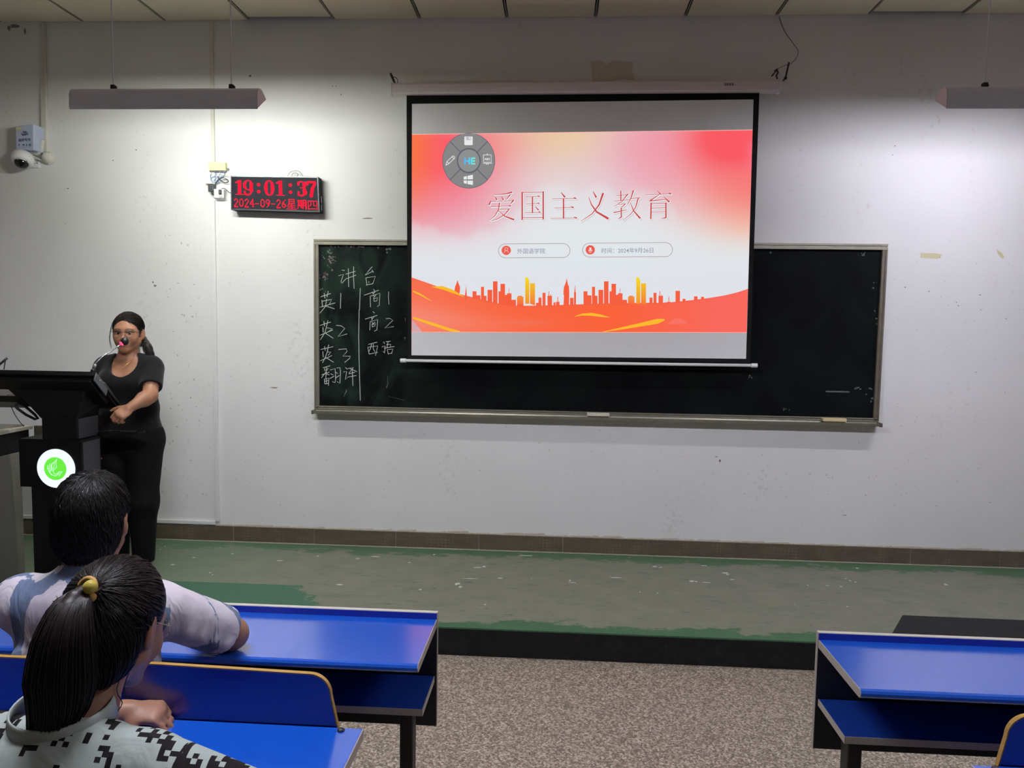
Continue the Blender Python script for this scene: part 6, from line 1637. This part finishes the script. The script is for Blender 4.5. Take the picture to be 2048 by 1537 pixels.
# ribbed round collar standing away from the neck
cc = Vector((gx - 0.020, gy + 0.062, 0.836)); ax1 = Vector((1, 0, -0.02)).normalized(); ax2 = Vector((0, 0.97, 0.10)).normalized(); nrm = ax1.cross(ax2).normalized()
mb = MB(); n_ = 40; vs = []
prof = [(1.0, -0.026), (1.0, 0.012), (0.975, 0.016), (0.95, 0.012), (0.95, -0.026)]
for k in range(n_):
    a = 2 * math.pi * k / n_; base = ax1 * math.cos(a) * 0.100 + ax2 * math.sin(a) * 0.096
    for rf, h in prof: vs.append(cc + base * rf * (1.0 - 1.3 * (h + 0.02)) + nrm * h)
fs = []
for k in range(n_):
    for j in range(5): fs.append((k * 5 + j, ((k + 1) % n_) * 5 + j, ((k + 1) % n_) * 5 + (j + 1) % 5, k * 5 + (j + 1) % 5))
mb.add(vs, fs); mb.build('collar', M['collar_girl'], girl, smooth=True)
S = SDF((-1.45, -4.30, FL), (-0.95, -3.60, 0.50), 0.009)
S.ell((gx, gy - 0.13, 0.40), (0.172, 0.122, 0.12), None, 0.05, grow=0.006)
for q in (-1, 1): S.chain([(gx + 0.09 * q, gy - 0.13, 0.355), (gx + 0.10 * q, -3.72, 0.300), (gx + 0.10 * q, -3.72, FL + 0.09)], [0.080, 0.062, 0.052], 0.03)
S.cut((0, 0, 0.45), (0, 0, 1))
sdf_object('trousers', S, M['jeans'], girl)
for q in (-1, 1):
    S = SDF((gx + 0.10 * q - 0.08, -3.82, FL - 0.004), (gx + 0.11 * q + 0.08, -3.57, FL + 0.1), 0.006)
    S.cone((gx + 0.10 * q, -3.74, FL + 0.042), (gx + 0.108 * q, -3.635, FL + 0.036), 0.044, 0.037, 0.02); S.cut((0, 0, FL + 0.001), (0, 0, -1))
    sdf_object('shoe', S, M['sole'], girl)
# hair cap, combed to the tie
S = SDF((-1.40, -4.02, 0.74), (-0.98, -3.58, 1.18), 0.0045)
HG.ell(S, (0, -0.020, 0.034), (0.083, 0.103, 0.094), 0.01); HG.ell(S, (0.004, -0.050, -0.035), (0.074, 0.056, 0.085), 0.04)
HG.ell(S, (0, 0.128, -0.01), (0.105, 0.086, 0.110), 0.006, 's')
for q in (-1, 1): HG.ell(S, (q * 0.090, 0.006, -0.022), (0.034, 0.030, 0.038), 0.008, 's')
HG.ell(S, (0, 0.06, -0.12), (0.09, 0.09, 0.060), 0.02, 's')
tieL = np.array([0.016, -0.124, 0.060]); tie = HG.w(tieL)
S.chain([HG.w(tieL * np.array([0.7, 0.78, 0.8])), tie], [0.030, 0.013], 0.02)
lines = comb(S, HG, tieL * np.array([1, 0.93, 1]), 7500, 0.035, 0.065, 0.0024, 0.06, lambda p: p[1] < 0.024 and not (p[2] < 0.0 and p[1] > 0.0))
hair_g = raw_object('hair', S, lines, 0.0013, M['hair_brown'], girl)
# the ponytail itself
path = [tie, np.array([-1.187, -3.922, 1.072]), np.array([-1.188, -3.952, 1.015]), np.array([-1.194, -3.955, 0.940]), np.array([-1.200, -3.952, 0.875]), np.array([-1.226, -3.945, 0.812])]
wid = [0.020, 0.032, 0.050, 0.060, 0.052, 0.034]
def along(P, t):
    k = len(P) - 1; i = min(int(t * k), k - 1); u = t * k - i
    p0, p1, p2, p3 = P[max(i - 1, 0)], P[i], P[i + 1], P[min(i + 2, k)]
    return 0.5 * ((2 * p1) + (-p0 + p2) * u + (2 * p0 - 5 * p1 + 4 * p2 - p3) * u * u + (-p0 + 3 * p1 - 3 * p2 + p3) * u ** 3)
S = SDF((-1.40, -4.06, 0.74), (-1.10, -3.80, 1.14), 0.0045)
pp = [along(path, t) for t in np.linspace(0, 1, 12)]; ww = [np.interp(t * 5, range(6), [0.008, 0.016, 0.035, 0.046, 0.036, 0.004]) for t in np.linspace(0, 1, 12)]
S.chain(pp, ww, 0.01)
lines = []
for i in range(1500):
    a = rng.uniform(0, 2 * math.pi); rr = rng.uniform(0.84, 1.05); te = rng.uniform(0.86, 1.06); pts = []
    ux, uy = math.cos(a) * rr, math.sin(a) * rr; ns = 11; jit = rng.normal(0, 0.0025, 3)
    for t in np.linspace(0, te, ns):
        tt = min(t, 0.999); p = along(path, tt); wv = np.interp(tt * 5, range(6), wid)
        pts.append(p + np.array([ux * wv, uy * wv * 0.95, 0]) + jit * t + np.array([0, 0, -(t - tt) * 0.3]))
    lines.append(pts)
raw_object('ponytail', S, lines, 0.0014, M['hair_brown'], girl)
lines = [[HG.w((0.060, -0.02, -0.055)), HG.w((0.050, -0.03, -0.11)), np.array([-1.130, -3.86, 0.83]), np.array([-1.145, -3.875, 0.81])],
         [HG.w((0.064, -0.015, -0.05)), HG.w((0.058, -0.02, -0.11)), np.array([-1.120, -3.85, 0.835])]]
mb = MB(); strands(mb, [smooth_line(q, 12) for q in lines], 0.0014); mb.build('loose_lock', M['hair_brown'], girl)
tq = rot_from((-0.25, -0.85, 0.35)); ring = []
for k in range(21):
    a = 2 * math.pi * k / 20; ring.append(tie + np.array([-0.004, -0.006, 0.0]) + tq @ np.array([math.cos(a) * 0.021, 0, math.sin(a) * 0.021]))
ht = MB().tube(ring, 0.0055, 8).build('hair_tie', M['hair_tie'], girl, smooth=True)
bc = tie + np.array([0.016, -0.026, 0.012])
MB().ball(bc, 0.0140, 16, 12).build('bead', M['bead'], ht, smooth=True)
MB().ball(bc + np.array([0.004, -0.002, -0.020]), 0.009, 12, 8).build('knot', M['hair_tie'], ht, smooth=True)
# glasses
gl = MB().tube([HG.w((-0.010, 0.104, 0.004)), HG.w((0, 0.107, 0.006)), HG.w((0.010, 0.104, 0.004))], 0.0013, 6).build('glasses', M['chrome'], girl)
for q in (-1, 1):
    rim = [HG.w((q * (0.034 + 0.024 * math.cos(t)), 0.104 - 0.010 * (1 + math.cos(t)), -0.006 + 0.021 * math.sin(t))) for t in np.linspace(0, 2 * math.pi, 25)]
    MB().tube(rim, 0.0011, 6).build('rim', M['chrome'], gl)
    MB().tube([HG.w((q * 0.058, 0.085, 0.004)), HG.w((q * 0.076, 0.060, 0.004)), HG.w((q * 0.082, -0.005, 0.010)), HG.w((q * 0.082, -0.022, -0.008))], 0.0012, 6).build('temple', M['chrome'], gl)
